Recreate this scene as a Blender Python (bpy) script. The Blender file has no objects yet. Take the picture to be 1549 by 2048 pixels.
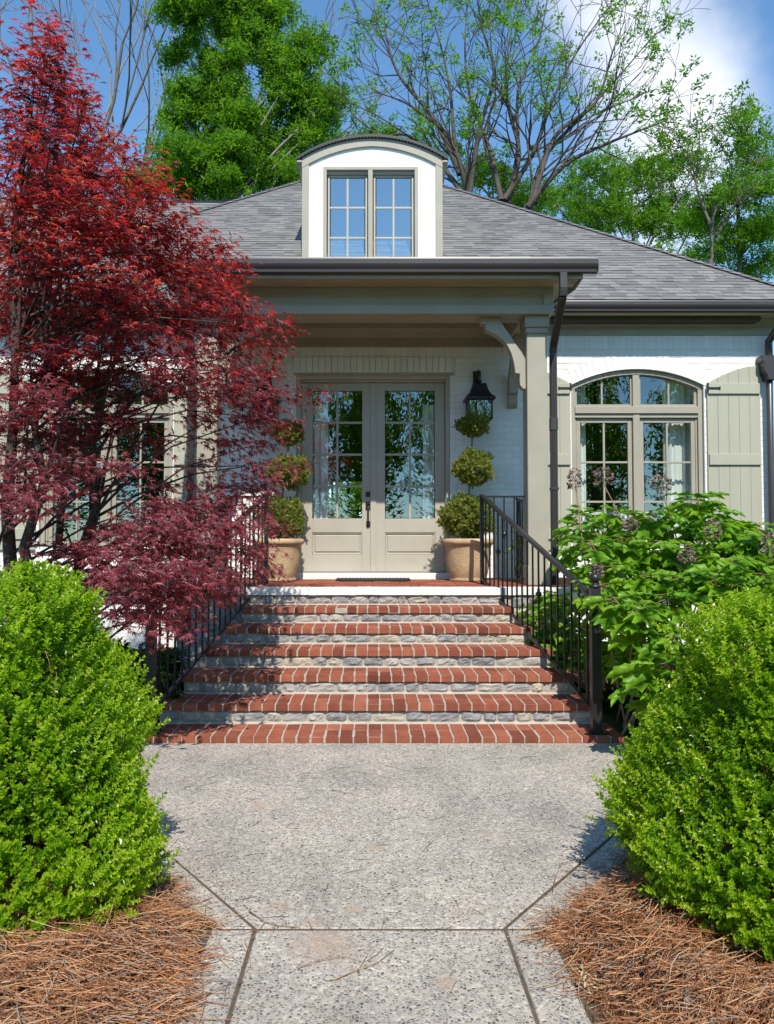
import bpy, bmesh, math, random
import numpy as np
from mathutils import Vector, Matrix, Quaternion

random.seed(7)
rng = np.random.default_rng(11)
S = bpy.context.scene
COL = S.collection
R = math.radians

# ---------------------------------------------------------------- camera
F, VX, CY, CAM_H, PITCH = 1549.0, 745.0, 1024.0, 1.45, R(2.07)
SP, CP = math.sin(PITCH), math.cos(PITCH)
cam_d = bpy.data.cameras.new('camera')
cam = bpy.data.objects.new('camera', cam_d); COL.objects.link(cam)
cam.location = (0, 0, CAM_H)
cam.rotation_euler = (math.pi/2 + PITCH, 0, 0)
cam_d.sensor_fit = 'VERTICAL'; cam_d.sensor_height = 36.0
cam_d.lens = F/2048*36.0
cam_d.shift_x = (774.5-VX)/2048
cam_d.clip_start = 0.05; cam_d.clip_end = 2000
S.camera = cam

# ---------------------------------------------------------------- light
SUN = Vector((0.12, -1.0, 1.22)).normalized()
SUN_STRENGTH, SKY_STRENGTH, EXPOSURE = 3.1, 0.15, 1.02
world = bpy.data.worlds.new('World'); S.world = world; world.use_nodes = True
wn, wl = world.node_tree.nodes, world.node_tree.links
wn.clear()
def wnode(t, **k):
    n = wn.new(t)
    for a, v in k.items(): setattr(n, a, v)
    return n
w_out = wnode('ShaderNodeOutputWorld'); w_bg = wnode('ShaderNodeBackground')
w_sky = wnode('ShaderNodeTexSky', sky_type='NISHITA', sun_disc=False,
              sun_elevation=math.asin(SUN.z), sun_rotation=math.atan2(SUN.x, SUN.y),
              altitude=2500.0, air_density=1.0, dust_density=0.25, ozone_density=3.0)
w_tc = wnode('ShaderNodeTexCoord')
w_map = wnode('ShaderNodeMapping'); w_map.inputs['Scale'].default_value = (1, 1, 1.35)
w_map.inputs['Location'].default_value = (0.35, 0.1, 0.2)
w_no = wnode('ShaderNodeTexNoise'); w_no.inputs['Scale'].default_value = 2.6
w_no.inputs['Detail'].default_value = 9; w_no.inputs['Roughness'].default_value = 0.55
wl.new(w_tc.outputs['Generated'], w_map.inputs['Vector']); wl.new(w_map.outputs['Vector'], w_no.inputs['Vector'])
def w_blob(c, r, amp):
    d = wnode('ShaderNodeVectorMath', operation='DISTANCE'); d.inputs[1].default_value = c
    wl.new(w_tc.outputs['Generated'], d.inputs[0])
    m = wnode('ShaderNodeMapRange', interpolation_type='SMOOTHSTEP')
    m.inputs['From Min'].default_value = r; m.inputs['From Max'].default_value = 0.0
    m.inputs['To Max'].default_value = amp
    wl.new(d.outputs['Value'], m.inputs['Value']); return m.outputs[0]
acc = w_no.outputs['Fac']
for c, r, a in (((.315,.80,.51), .14, .30), ((.345,.83,.44), .11, .26), ((.25,.79,.56), .12, .22), ((.335,.875,.36), .12, .20), ((.255,.87,.42), .10, .14), ((-.2, -.8, .55), .3, .2), ((.7, -.6, .35), .4, .2), ((-.75, .2, .6), .35, .2)):
    ad = wnode('ShaderNodeMath', operation='ADD'); wl.new(acc, ad.inputs[0]); wl.new(w_blob(c, r, a), ad.inputs[1]); acc = ad.outputs[0]
w_mr = wnode('ShaderNodeMapRange', interpolation_type='SMOOTHSTEP')
w_mr.inputs['From Min'].default_value = 0.565; w_mr.inputs['From Max'].default_value = 1.0  # low threshold adds clouds beyond the view, put there to lift the fill
wl.new(acc, w_mr.inputs['Value'])
w_cl = wnode('ShaderNodeMix', data_type='RGBA'); w_cl.inputs['Factor'].default_value = 1
w_tint = wnode('ShaderNodeMix', data_type='RGBA', blend_type='MULTIPLY'); w_tint.inputs['Factor'].default_value = 1
w_tint.inputs['B'].default_value = (0.69, 0.90, 0.90, 1)
wl.new(w_sky.outputs['Color'], w_tint.inputs['A'])
wl.new(w_tint.outputs['Result'], w_cl.inputs['A']); w_cl.inputs['B'].default_value = (3.7, 3.85, 4.25, 1)
wl.new(w_mr.outputs[0], w_cl.inputs['Factor'])
wl.new(w_cl.outputs['Result'], w_bg.inputs['Color']); w_bg.inputs['Strength'].default_value = SKY_STRENGTH
wl.new(w_bg.outputs[0], w_out.inputs[0])

sun_d = bpy.data.lights.new('sun', 'SUN'); sun_d.energy = SUN_STRENGTH; sun_d.angle = R(0.5); sun_d.color = (1.0, 0.94, 0.84)
sun = bpy.data.objects.new('sun', sun_d); COL.objects.link(sun)
sun.rotation_mode = 'QUATERNION'; sun.rotation_quaternion = SUN.to_track_quat('Z', 'Y'); sun.location = (3, -12, 16)

S.view_settings.view_transform = 'Standard'; S.view_settings.look = 'None'
S.view_settings.gamma = 1; S.view_settings.use_curve_mapping = False; S.view_settings.exposure = EXPOSURE
S.render.engine = 'CYCLES'
S.cycles.max_bounces = 10; S.cycles.transparent_max_bounces = 16; S.cycles.diffuse_bounces = 4
S.cycles.use_denoising = True

# ---------------------------------------------------------------- picture measurements -> metres
def U(px, py, d):
    """point of the plane y=d seen at pixel px,py of the photograph"""
    u, v = (px-VX)/F, (CY-py)/F
    t = d/(CP - v*SP)
    return Vector((u*t, d, CAM_H + t*(SP+v*CP)))
def ux(px, d, py=900): return U(px, py, d).x
def uz(py, d): return U(VX, py, d).z
def G(px, py, z=0.0):
    u, v = (px-VX)/F, (CY-py)/F
    t = (z-CAM_H)/(SP+v*CP)
    return Vector((u*t, t*(CP-v*SP), z))

# ---------------------------------------------------------------- materials
def new_mat(name):
    m = bpy.data.materials.new(name); m.use_nodes = True
    nt = m.node_tree; nt.nodes.clear()
    out = nt.nodes.new('ShaderNodeOutputMaterial'); b = nt.nodes.new('ShaderNodeBsdfPrincipled')
    nt.links.new(b.outputs[0], out.inputs[0])
    return m, nt, b, out
def N(nt, t, **k):
    n = nt.nodes.new(t)
    for a, v in k.items(): setattr(n, a, v)
    return n
def rnd_value(nt):
    """tone of a piece: a mesh attribute (joined pieces) plus the object's own value (single pieces)"""
    at = N(nt, 'ShaderNodeAttribute', attribute_name='rnd'); oi = N(nt, 'ShaderNodeAttribute', attribute_name='tone', attribute_type='OBJECT')
    a = N(nt, 'ShaderNodeMath', operation='ADD', use_clamp=True); nt.links.new(at.outputs['Fac'], a.inputs[0]); nt.links.new(oi.outputs['Fac'], a.inputs[1])
    return a.outputs[0]
def ramp(nt, fac, stops, interp='LINEAR'):
    r = N(nt, 'ShaderNodeValToRGB'); r.color_ramp.interpolation = interp
    e = r.color_ramp.elements
    while len(e) < len(stops): e.new(0.5)
    for i, (p, c) in enumerate(stops): e[i].position = p; e[i].color = (*c, 1)
    nt.links.new(fac, r.inputs['Fac']); return r.outputs['Color']
def noise(nt, scale, detail=5, rough=.6, vec=None, kind='Object', stretch=None):
    tc = N(nt, 'ShaderNodeNewGeometry'); n = N(nt, 'ShaderNodeTexNoise')
    n.inputs['Scale'].default_value = scale; n.inputs['Detail'].default_value = detail; n.inputs['Roughness'].default_value = rough
    src = tc.outputs['Position'] if vec is None else vec
    if stretch:
        mp = N(nt, 'ShaderNodeMapping'); mp.inputs['Scale'].default_value = stretch
        nt.links.new(src, mp.inputs['Vector']); src = mp.outputs['Vector']
    nt.links.new(src, n.inputs['Vector'])
    return n.outputs['Fac']
def mixc(nt, a, b, fac, mode='MIX'):
    m = N(nt, 'ShaderNodeMix', data_type='RGBA', blend_type=mode)
    for s, v in (('A', a), ('B', b)):
        if isinstance(v, tuple): m.inputs[s].default_value = (*v, 1)
        else: nt.links.new(v, m.inputs[s])
    if isinstance(fac, float): m.inputs['Factor'].default_value = fac
    else: nt.links.new(fac, m.inputs['Factor'])
    return m.outputs['Result']
def bump(nt, b, height, strength=.3, dist=.01):
    bp = N(nt, 'ShaderNodeBump'); bp.inputs['Strength'].default_value = strength; bp.inputs['Distance'].default_value = dist
    nt.links.new(height, bp.inputs['Height']); nt.links.new(bp.outputs[0], b.inputs['Normal'])
def simple(name, c1, c2=None, rough=.6, nscale=8, bscale=60, bstr=.15, bdist=.004, spec=.4, metal=0, var=None, stretch=None, kind='Object'):
    m, nt, b, out = new_mat(name)
    c2 = c2 or tuple(x*.85 for x in c1)
    n = noise(nt, nscale, 6, .6, kind=kind, stretch=stretch)
    col = ramp(nt, n, [(.3, c1), (.7, c2)])
    if var:
        col = mixc(nt, col, ramp(nt, rnd_value(nt), var), 1.0, 'MULTIPLY')
    nt.links.new(col, b.inputs['Base Color'])
    b.inputs['Roughness'].default_value = rough; b.inputs['Specular IOR Level'].default_value = spec; b.inputs['Metallic'].default_value = metal
    if bstr: bump(nt, b, noise(nt, bscale, 4, .6, kind=kind, stretch=stretch), bstr, bdist)
    return m
def leafmat(name, stops, trans=.35, tcol=1.6, rough=.38, spec=.45):
    m, nt, b, out = new_mat(name)
    col = ramp(nt, rnd_value(nt), stops)
    n = noise(nt, 30, 3); col = mixc(nt, col, ramp(nt, n, [(.3, (.75, .75, .75)), (.7, (1.2, 1.2, 1.2))]), 1.0, 'MULTIPLY')
    nt.links.new(col, b.inputs['Base Color']); b.inputs['Roughness'].default_value = rough; b.inputs['Specular IOR Level'].default_value = spec
    t = N(nt, 'ShaderNodeBsdfTranslucent')
    tc = mixc(nt, col, (tcol, tcol, tcol*.6), 1.0, 'MULTIPLY'); nt.links.new(tc, t.inputs['Color'])
    mx = N(nt, 'ShaderNodeMixShader'); mx.inputs[0].default_value = trans
    nt.links.new(b.outputs[0], mx.inputs[1]); nt.links.new(t.outputs[0], mx.inputs[2]); nt.links.new(mx.outputs[0], out.inputs[0])
    return m
M = {}
M['white_brick'] = simple('white_painted_brick', (.78,.78,.75), (.72,.72,.69), .62, 3, 45, .3, .004, .3, var=[(0,(.94,.94,.94)),(1,(1.03,1.03,1.02))])
M['white_mortar'] = simple('white_painted_mortar', (.72,.72,.69), (.66,.66,.63), .75, 5, 60, .5, .006, .2)
M['stucco'] = simple('white_stucco', (.82,.82,.80), (.78,.78,.76), .7, 4, 120, .2, .003, .2)
M['trim'] = simple('taupe_trim_paint', (.35,.325,.262), (.30,.278,.222), .5, 2.2, 90, .12, .002, .4)
M['door'] = simple('greige_door_paint', (.43,.402,.335), (.375,.348,.285), .42, 2.2, 90, .1, .002, .45)
M['shutter'] = simple('sage_shutter_paint', (.385,.378,.30), (.345,.338,.265), .55, 4, 40, .25, .003, .35, stretch=(1,1,.12))
M['gutter'] = simple('dark_bronze_gutter', (.050,.044,.045), (.042,.037,.039), .36, 2, 30, .06, .003, .5)
M['iron'] = simple('black_wrought_iron', (.012,.012,.013), (.02,.018,.018), .38, 20, 60, .25, .002, .5)
M['soffit'] = simple('taupe_soffit', (.40,.36,.28), (.36,.325,.25), .6, 3, 80, .1, .002, .3)
M['red_brick'] = simple('red_step_brick', (.30,.100,.056), (.20,.060,.036), .85, 9, 130, .5, .003, .2,
                        var=[(0,(.60,.56,.58)),(.2,(.84,.80,.82)),(.5,(1,1,1)),(.8,(1.10,1.06,1.04)),(1,(1.22,1.36,1.40))], kind='Object')
M['mortar'] = simple('buff_mortar', (.43,.385,.325), (.34,.30,.25), .9, 14, 90, .5, .004, .1)
M['mortar_dirty'] = simple('grimy_joint_filler', (.13,.10,.07), (.065,.05,.035), .95, 25, 80, .6, .006, .1)
M['straw_mulch'] = simple('brown_mulch', (.085,.040,.020), (.13,.065,.03), .9, 30, 80, .7, .02, .1)
M['terracotta'] = simple('buff_cast_stone', (.52,.37,.22), (.36,.245,.14), .75, 7, 35, .6, .01, .25)
M['doormat'] = simple('black_rubber_mat', (.018,.018,.02), (.03,.03,.03), .8, 60, 300, .6, .004, .2)
M['bark'] = simple('grey_bark', (.17,.145,.12), (.09,.075,.06), .9, 6, 22, .8, .02, .1, stretch=(1,1,.3))
M['bark_pale'] = simple('pale_grey_bark', (.27,.245,.215), (.17,.15,.13), .9, 6, 22, .7, .02, .1, stretch=(1,1,.3))
M['bark_dark2'] = simple('dark_grey_bark', (.12,.10,.085), (.06,.05,.042), .9, 6, 22, .8, .02, .1, stretch=(1,1,.3))
M['bark_dark'] = simple('dark_maple_bark', (.055,.04,.035), (.09,.07,.06), .85, 9, 40, .6, .01, .15)
M['twig'] = simple('tan_twig', (.33,.22,.13), (.22,.14,.085), .85, 20, 60, .4, .004, .15)
M['curtain'] = simple('white_sheer_curtain', (.75,.78,.76), (.68,.72,.70), .85, 4, 150, .1, .002, .1)
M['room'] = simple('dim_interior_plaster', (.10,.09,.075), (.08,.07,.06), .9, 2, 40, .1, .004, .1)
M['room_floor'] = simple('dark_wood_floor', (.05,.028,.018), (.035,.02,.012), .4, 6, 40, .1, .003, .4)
M['white_paint'] = simple('white_gloss_paint', (.76,.76,.74), (.70,.70,.68), .4, 4, 60, .05, .002, .4)
M['metal_roof'] = simple('black_standing_metal', (.016,.016,.018), (.024,.024,.026), .35, 3, 20, .05, .003, .5)
M['steel'] = simple('silver_latch', (.45,.45,.44), (.3,.3,.3), .3, 10, 60, .05, .001, .5, metal=.9)
M['soil'] = simple('dark_garden_soil', (.055,.038,.024), (.03,.022,.015), .95, 14, 60, .8, .02, .1)
M['flower_dry'] = leafmat('dried_flower_petals', [(0,(.13,.085,.07)),(.5,(.26,.19,.16)),(1,(.40,.32,.28))], .25, 1.1, .8, .1)
M['straw'] = leafmat('pine_straw', [(0,(.09,.034,.014)),(.3,(.24,.092,.036)),(.62,(.40,.18,.078)),(.82,(.52,.31,.16)),(.92,(.27,.235,.20)),(1,(.18,.14,.11))], .12, 1.0, .55, .35)
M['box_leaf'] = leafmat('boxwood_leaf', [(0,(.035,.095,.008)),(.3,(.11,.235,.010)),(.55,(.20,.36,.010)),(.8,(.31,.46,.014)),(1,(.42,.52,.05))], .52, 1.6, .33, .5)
M['hyd_leaf'] = leafmat('oakleaf_hydrangea_leaf', [(0,(.08,.22,.014)),(.6,(.18,.37,.015)),(1,(.28,.44,.02))], .45, 1.55, .42, .4)
M['maple_leaf'] = leafmat('japanese_maple_leaf', [(0,(.10,.025,.045)),(.20,(.30,.080,.11)),(.36,(.24,.040,.055)),(.50,(.085,.010,.015)),(.66,(.27,.016,.022)),(.88,(.52,.026,.026)),(1,(.38,.10,.03))], .5, 2.0, .42, .5)  # mauve stops hold painted sky sheen for low leaves, crimson the backlit glow
M['topiary_leaf'] = leafmat('topiary_leaf', [(0,(.09,.15,.022)),(.45,(.19,.25,.035)),(.75,(.34,.36,.08)),(1,(.62,.50,.24))], .42, 1.3, .45, .4)
M['tree_leaf'] = leafmat('spring_tree_leaf', [(0,(.05,.14,.010)),(.5,(.12,.27,.012)),(1,(.23,.38,.02))], .55, 1.6, .5, .3)
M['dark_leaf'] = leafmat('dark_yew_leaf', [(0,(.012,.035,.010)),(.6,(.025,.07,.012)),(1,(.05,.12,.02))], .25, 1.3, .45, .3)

def mat_glass(name, refl, tint=(1, 1, 1)):
    m, nt, b, out = new_mat(name); nt.nodes.remove(b)
    tr = N(nt, 'ShaderNodeBsdfTransparent'); tr.inputs['Color'].default_value = (.955*tint[0], .975*tint[1], .965*tint[2], 1)
    gl = N(nt, 'ShaderNodeBsdfGlossy'); gl.inputs['Roughness'].default_value = 0.004; gl.inputs['Color'].default_value = (.97, .95, .90, 1)
    lw = N(nt, 'ShaderNodeFresnel'); lw.inputs['IOR'].default_value = 1.5
    mr = N(nt, 'ShaderNodeMapRange'); mr.inputs['From Min'].default_value = .04; mr.inputs['From Max'].default_value = 1
    mr.inputs['To Min'].default_value = refl; mr.inputs['To Max'].default_value = 1
    nt.links.new(lw.outputs[0], mr.inputs['Value'])
    bp = N(nt, 'ShaderNodeBump'); bp.inputs['Strength'].default_value = .014; bp.inputs['Distance'].default_value = .01
    nt.links.new(noise(nt, 4, 2), bp.inputs['Height']); nt.links.new(bp.outputs[0], gl.inputs['Normal'])
    ge = N(nt, 'ShaderNodeNewGeometry'); inv = N(nt, 'ShaderNodeMath', operation='SUBTRACT'); inv.inputs[0].default_value = 1; nt.links.new(ge.outputs['Backfacing'], inv.inputs[1])
    mu = N(nt, 'ShaderNodeMath', operation='MULTIPLY'); nt.links.new(mr.outputs[0], mu.inputs[0]); nt.links.new(inv.outputs[0], mu.inputs[1])
    mx = N(nt, 'ShaderNodeMixShader'); nt.links.new(mu.outputs[0], mx.inputs[0])
    nt.links.new(tr.outputs[0], mx.inputs[1]); nt.links.new(gl.outputs[0], mx.inputs[2]); nt.links.new(mx.outputs[0], out.inputs[0])
    return m
M['glass'] = mat_glass('window_glass', .16)
M['glass_coated'] = mat_glass('coated_dormer_glass', .45)

def mat_stone():
    m, nt, b, out = new_mat('grey_limestone')
    n1 = noise(nt, 7, 8, .65); n2 = noise(nt, 26, 6, .7)
    base = ramp(nt, rnd_value(nt), [(0,(.25,.25,.255)),(.45,(.33,.325,.325)),(.7,(.40,.38,.35)),(.88,(.42,.38,.31)),(1,(.31,.305,.30))])
    col = mixc(nt, base, ramp(nt, n1, [(.3,(.62,.63,.66)),(.5,(1,1,1)),(.72,(1.35,1.28,1.16))]), 1.0, 'MULTIPLY')
    nt.links.new(col, b.inputs['Base Color']); b.inputs['Roughness'].default_value = .85; b.inputs['Specular IOR Level'].default_value = .25
    a = N(nt, 'ShaderNodeMath', operation='ADD'); nt.links.new(n1, a.inputs[0]); nt.links.new(n2, a.inputs[1])
    bump(nt, b, a.outputs[0], .9, .02)
    return m
M['stone'] = mat_stone()

def mat_shingle():
    m, nt, b, out = new_mat('grey_asphalt_shingle')
    base = ramp(nt, rnd_value(nt), [(0,(.125,.122,.120)),(.4,(.165,.162,.158)),(.75,(.205,.20,.194)),(1,(.145,.14,.134))])
    g = noise(nt, 260, 2, .7); w = noise(nt, 1.3, 4, .6)
    col = mixc(nt, base, ramp(nt, g, [(.3,(.7,.7,.7)),(.7,(1.3,1.3,1.3))]), 1.0, 'MULTIPLY')
    col = mixc(nt, col, ramp(nt, w, [(.3,(.88,.88,.88)),(.7,(1.1,1.1,1.1))]), 1.0, 'MULTIPLY')
    nt.links.new(col, b.inputs['Base Color']); b.inputs['Roughness'].default_value = .85; b.inputs['Specular IOR Level'].default_value = .35
    bump(nt, b, g, .5, .003)
    return m
M['shingle'] = mat_shingle()

def mat_aggregate():
    m, nt, b, out = new_mat('exposed_aggregate_concrete')
    tc = N(nt, 'ShaderNodeTexCoord')
    wv = noise(nt, 60, 3, .6)
    mpw = N(nt, 'ShaderNodeVectorMath', operation='MULTIPLY_ADD')
    nz = N(nt, 'ShaderNodeTexNoise'); nz.inputs['Scale'].default_value = 55; nz.inputs['Detail'].default_value = 3
    nt.links.new(tc.outputs['Object'], nz.inputs['Vector'])
    nt.links.new(nz.outputs['Color'], mpw.inputs[0]); mpw.inputs[1].default_value = (.016,.016,.016); nt.links.new(tc.outputs['Object'], mpw.inputs[2])
    v = N(nt, 'ShaderNodeTexVoronoi', feature='F1'); v.inputs['Scale'].default_value = 78; v.inputs['Randomness'].default_value = 1
    nt.links.new(mpw.outputs[0], v.inputs['Vector'])
    e = N(nt, 'ShaderNodeTexVoronoi', feature='DISTANCE_TO_EDGE'); e.inputs['Scale'].default_value = 78
    nt.links.new(mpw.outputs[0], e.inputs['Vector'])
    sep = N(nt, 'ShaderNodeSeparateColor'); nt.links.new(v.outputs['Color'], sep.inputs[0])
    peb = ramp(nt, sep.outputs[0], [(0,(.10,.092,.086)),(.12,(.19,.18,.172)),(.32,(.28,.258,.232)),(.54,(.38,.335,.28)),(.72,(.23,.175,.128)),(.83,(.50,.455,.39)),(.95,(.15,.138,.128))], 'CONSTANT')
    edge = ramp(nt, e.outputs['Distance'], [(.06,(0,0,0)),(.18,(1,1,1))])
    col = mixc(nt, (.42,.375,.315), peb, edge)
    big = noise(nt, .9, 5, .6); big2 = noise(nt, 3.5, 5, .65)
    col = mixc(nt, col, ramp(nt, big, [(.3,(.72,.73,.75)),(.5,(1,1,1)),(.7,(1.12,1.1,1.06))]), 1.0, 'MULTIPLY')
    col = mixc(nt, col, ramp(nt, big2, [(.35,(.88,.88,.88)),(.65,(1.06,1.06,1.06))]), 1.0, 'MULTIPLY')
    # tan silt stains with a shape of their own
    for c, r in (((-.17, 2.82, 0), .16), ((-.22, 2.99, 0), .07), ((.02, 3.72, 0), .06), ((-.36, 3.13, 0), .06), ((-.06,3.1,0), .05), ((.55,3.9,0),.07), ((-.6,4.3,0),.09), ((.25,2.6,0),.05)):
        dd = N(nt, 'ShaderNodeVectorMath', operation='DISTANCE'); dd.inputs[1].default_value = c
        nt.links.new(mpw.outputs[0], dd.inputs[0])
        mr = N(nt, 'ShaderNodeMapRange', interpolation_type='SMOOTHSTEP'); mr.inputs['From Min'].default_value = r; mr.inputs['From Max'].default_value = r*.35; mr.inputs['To Max'].default_value = .8
        nt.links.new(dd.outputs['Value'], mr.inputs['Value'])
        mm = N(nt, 'ShaderNodeMath', operation='MULTIPLY'); nt.links.new(mr.outputs[0], mm.inputs[0]); nt.links.new(ramp(nt, noise(nt, 14, 4), [(.35,(.25,.25,.25)),(.6,(1,1,1))]), mm.inputs[1])
        col = mixc(nt, col, (.36,.27,.20), mm.outputs[0])
    nt.links.new(col, b.inputs['Base Color']); b.inputs['Roughness'].default_value = .8; b.inputs['Specular IOR Level'].default_value = .3
    bump(nt, b, edge, .45, .004)
    return m
M['aggregate'] = mat_aggregate()

def mat_ground():
    m, nt, b, out = new_mat('lawn_and_soil')
    n = noise(nt, .35, 6, .6, kind='Object'); n2 = noise(nt, 9, 6, .7)
    c = ramp(nt, n, [(.35,(.035,.075,.015)),(.6,(.05,.10,.02))])
    c = mixc(nt, c, ramp(nt, n2, [(.3,(.6,.6,.6)),(.7,(1.3,1.25,1.1))]), 1.0, 'MULTIPLY')
    nt.links.new(c, b.inputs['Base Color']); b.inputs['Roughness'].default_value = .9
    bump(nt, b, n2, .6, .03); return m
M['ground'] = mat_ground()

# ---------------------------------------------------------------- object helpers
OFF = {}
def setp(o, label=None, cat=None, group=None, kind=None):
    if label: o['label'] = label
    if cat: o['category'] = cat
    if group: o['group'] = group
    if kind: o['kind'] = kind
    return o
def thing(name, loc, label, cat, group=None):
    o = bpy.data.objects.new(name, None); COL.objects.link(o); o.location = loc
    o.empty_display_size = .2
    OFF[o.name] = Vector(loc); return setp(o, label, cat, group)
def link(name, me, parent=None, loc=None, kind=None):
    o = bpy.data.objects.new(name, me); COL.objects.link(o)
    if parent is not None:
        o.parent = parent; OFF[o.name] = OFF[parent.name]
    else:
        OFF[o.name] = Vector(loc or (0, 0, 0)); o.location = OFF[o.name]
    if kind: o['kind'] = kind
    return o
def offset_of(parent, loc): return OFF[parent.name] if parent is not None else Vector(loc or (0, 0, 0))

class MB:
    def __init__(s): s.v, s.f, s.sm = [], [], []
    def add(s, vs, fs, smooth=False):
        n = len(s.v); s.v += [tuple(p) for p in vs]
        for f in fs: s.f.append(tuple(i+n for i in f)); s.sm.append(smooth)
    def box(s, x0, x1, y0, y1, z0, z1):
        if x0 > x1: x0, x1 = x1, x0
        if y0 > y1: y0, y1 = y1, y0
        if z0 > z1: z0, z1 = z1, z0
        s.add([(x0,y0,z0),(x1,y0,z0),(x1,y1,z0),(x0,y1,z0),(x0,y0,z1),(x1,y0,z1),(x1,y1,z1),(x0,y1,z1)],
              [(0,3,2,1),(4,5,6,7),(0,1,5,4),(1,2,6,5),(2,3,7,6),(3,0,4,7)])
    def bar(s, p, q, w, h, up=(0,0,1)):
        p, q = Vector(p), Vector(q); a = (q-p).normalized(); up = Vector(up)
        sd = a.cross(up)
        if sd.length < 1e-4: sd = a.cross(Vector((0,1,0)))
        sd.normalize(); u = sd.cross(a).normalized(); sd = sd*w/2; u = u*h/2
        vs = [p-sd-u, p+sd-u, p+sd+u, p-sd+u, q-sd-u, q+sd-u, q+sd+u, q-sd+u]
        s.add(vs, [(0,1,2,3),(4,7,6,5),(0,4,5,1),(1,5,6,2),(2,6,7,3),(3,7,4,0)])
    def tube(s, pts, rad, n=8, cap=True):
        pts = [Vector(p) for p in pts]
        if not hasattr(rad, '__len__'): rad = [rad]*len(pts)
        vs = []; prev = None
        for i, p in enumerate(pts):
            a = (pts[min(i+1, len(pts)-1)]-pts[max(i-1, 0)])
            if a.length < 1e-9: a = Vector((0,0,1))
            a.normalize()
            if prev is None:
                u = a.cross(Vector((.31,.77,.55))); u.normalize()
            else:
                u = prev - a*prev.dot(a)
                if u.length < 1e-6: u = a.cross(Vector((.31,.77,.55)))
                u.normalize()
            prev = u; w = a.cross(u)
            for k in range(n):
                t = 2*math.pi*k/n; vs.append(p+(u*math.cos(t)+w*math.sin(t))*rad[i])
        fs = []
        for i in range(len(pts)-1):
            for k in range(n): fs.append((i*n+k, i*n+(k+1)%n, (i+1)*n+(k+1)%n, (i+1)*n+k))
        if cap: fs.append(tuple(range(n-1, -1, -1))); fs.append(tuple(range((len(pts)-1)*n, len(pts)*n)))
        s.add(vs, fs, True)
    def prism(s, poly, axis, a, b):
        """poly: 2d points; axis 'x': (y,z), 'y': (x,z), 'z': (x,y)"""
        def P(p, c): return {'x': (c, p[0], p[1]), 'y': (p[0], c, p[1]), 'z': (p[0], p[1], c)}[axis]
        n = len(poly); vs = [P(p, a) for p in poly]+[P(p, b) for p in poly]
        s.add(vs, [tuple(range(n)), tuple(range(2*n-1, n-1, -1))]+[(i, i+n, (i+1) % n+n, (i+1) % n) for i in range(n)])
    def lathe(s, prof, c=(0,0,0), n=24, sx=1, sy=1):
        vs = []; c = Vector(c)
        for r, z in prof:
            for k in range(n):
                t = 2*math.pi*k/n; vs.append((c.x+r*sx*math.cos(t), c.y+r*sy*math.sin(t), c.z+z))
        fs = [(i*n+k, i*n+(k+1) % n, (i+1)*n+(k+1) % n, (i+1)*n+k) for i in range(len(prof)-1) for k in range(n)]
        fs.append(tuple(range(n-1, -1, -1))); fs.append(tuple(range((len(prof)-1)*n, len(prof)*n)))
        s.add(vs, fs, True)
    def build(s, name, mat, parent=None, loc=None, kind=None, bevel=0, fixn=True):
        o = offset_of(parent, loc); me = bpy.data.meshes.new(name)
        me.from_pydata([(p[0]-o.x, p[1]-o.y, p[2]-o.z) for p in s.v], [], s.f)
        me.polygons.foreach_set('use_smooth', s.sm)
        if fixn or bevel:
            bm = bmesh.new(); bm.from_mesh(me)
            if fixn: bmesh.ops.recalc_face_normals(bm, faces=bm.faces)
            if bevel:
                bmesh.ops.bevel(bm, geom=[e for e in bm.edges if len(e.link_faces) == 2 and e.calc_face_angle(0) > .6], offset=bevel, segments=1, affect='EDGES', clamp_overlap=True)
            bm.to_mesh(me); bm.free()
        me.materials.append(M[mat] if isinstance(mat, str) else mat)
        return link(name, me, parent, loc, kind)
def boxpart(name, mat, parent, *b, bevel=.003, **k):
    m = MB(); m.box(*b); return m.build(name, mat, parent, bevel=bevel, **k)

def np_mesh(name, V, T, mat, rnd=None, smooth=False):
    me = bpy.data.meshes.new(name); nv, nf = len(V), len(T); k = T.shape[1]
    me.vertices.add(nv); me.vertices.foreach_set('co', np.ascontiguousarray(V, dtype=np.float32).ravel())
    me.loops.add(nf*k); me.loops.foreach_set('vertex_index', np.ascontiguousarray(T, dtype=np.int32).ravel())
    me.polygons.add(nf); me.polygons.foreach_set('loop_start', np.arange(0, nf*k, k, dtype=np.int32))
    me.polygons.foreach_set('use_smooth', np.full(nf, bool(smooth)))
    if rnd is not None:
        a = me.attributes.new('rnd', 'FLOAT', 'POINT'); a.data.foreach_set('value', np.asarray(rnd, dtype=np.float32))
    me.update(calc_edges=True); me.materials.append(M[mat] if isinstance(mat, str) else mat)
    return me
class Tmpl:
    """a small piece: verts, triangles, and optional per-vertex random offset"""
    def __init__(s, v, t, name='piece', vr=None, smooth=False):
        s.v = np.array(v, dtype=float); s.t = np.array(t, dtype=int); s.name = name; s.me = {}; s.smooth = smooth
        s.vr = np.zeros(len(s.v)) if vr is None else np.array(vr)
    def mesh(s, mat):
        if mat not in s.me: s.me[mat] = np_mesh(s.name, s.v, s.t, mat, s.vr, s.smooth)
        return s.me[mat]
def joined(tm, mats, pos, rnd):
    k, n = len(pos), len(tm.v)
    V = np.einsum('kij,nj->kni', mats, tm.v)+pos[:, None, :]
    T = (tm.t[None, :, :]+(np.arange(k)*n)[:, None, None]).reshape(-1, 3)
    rv = np.clip(np.asarray(rnd)[:, None]+tm.vr[None, :], 0, 1)
    return V.reshape(-1, 3), T, rv.reshape(-1)
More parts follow.
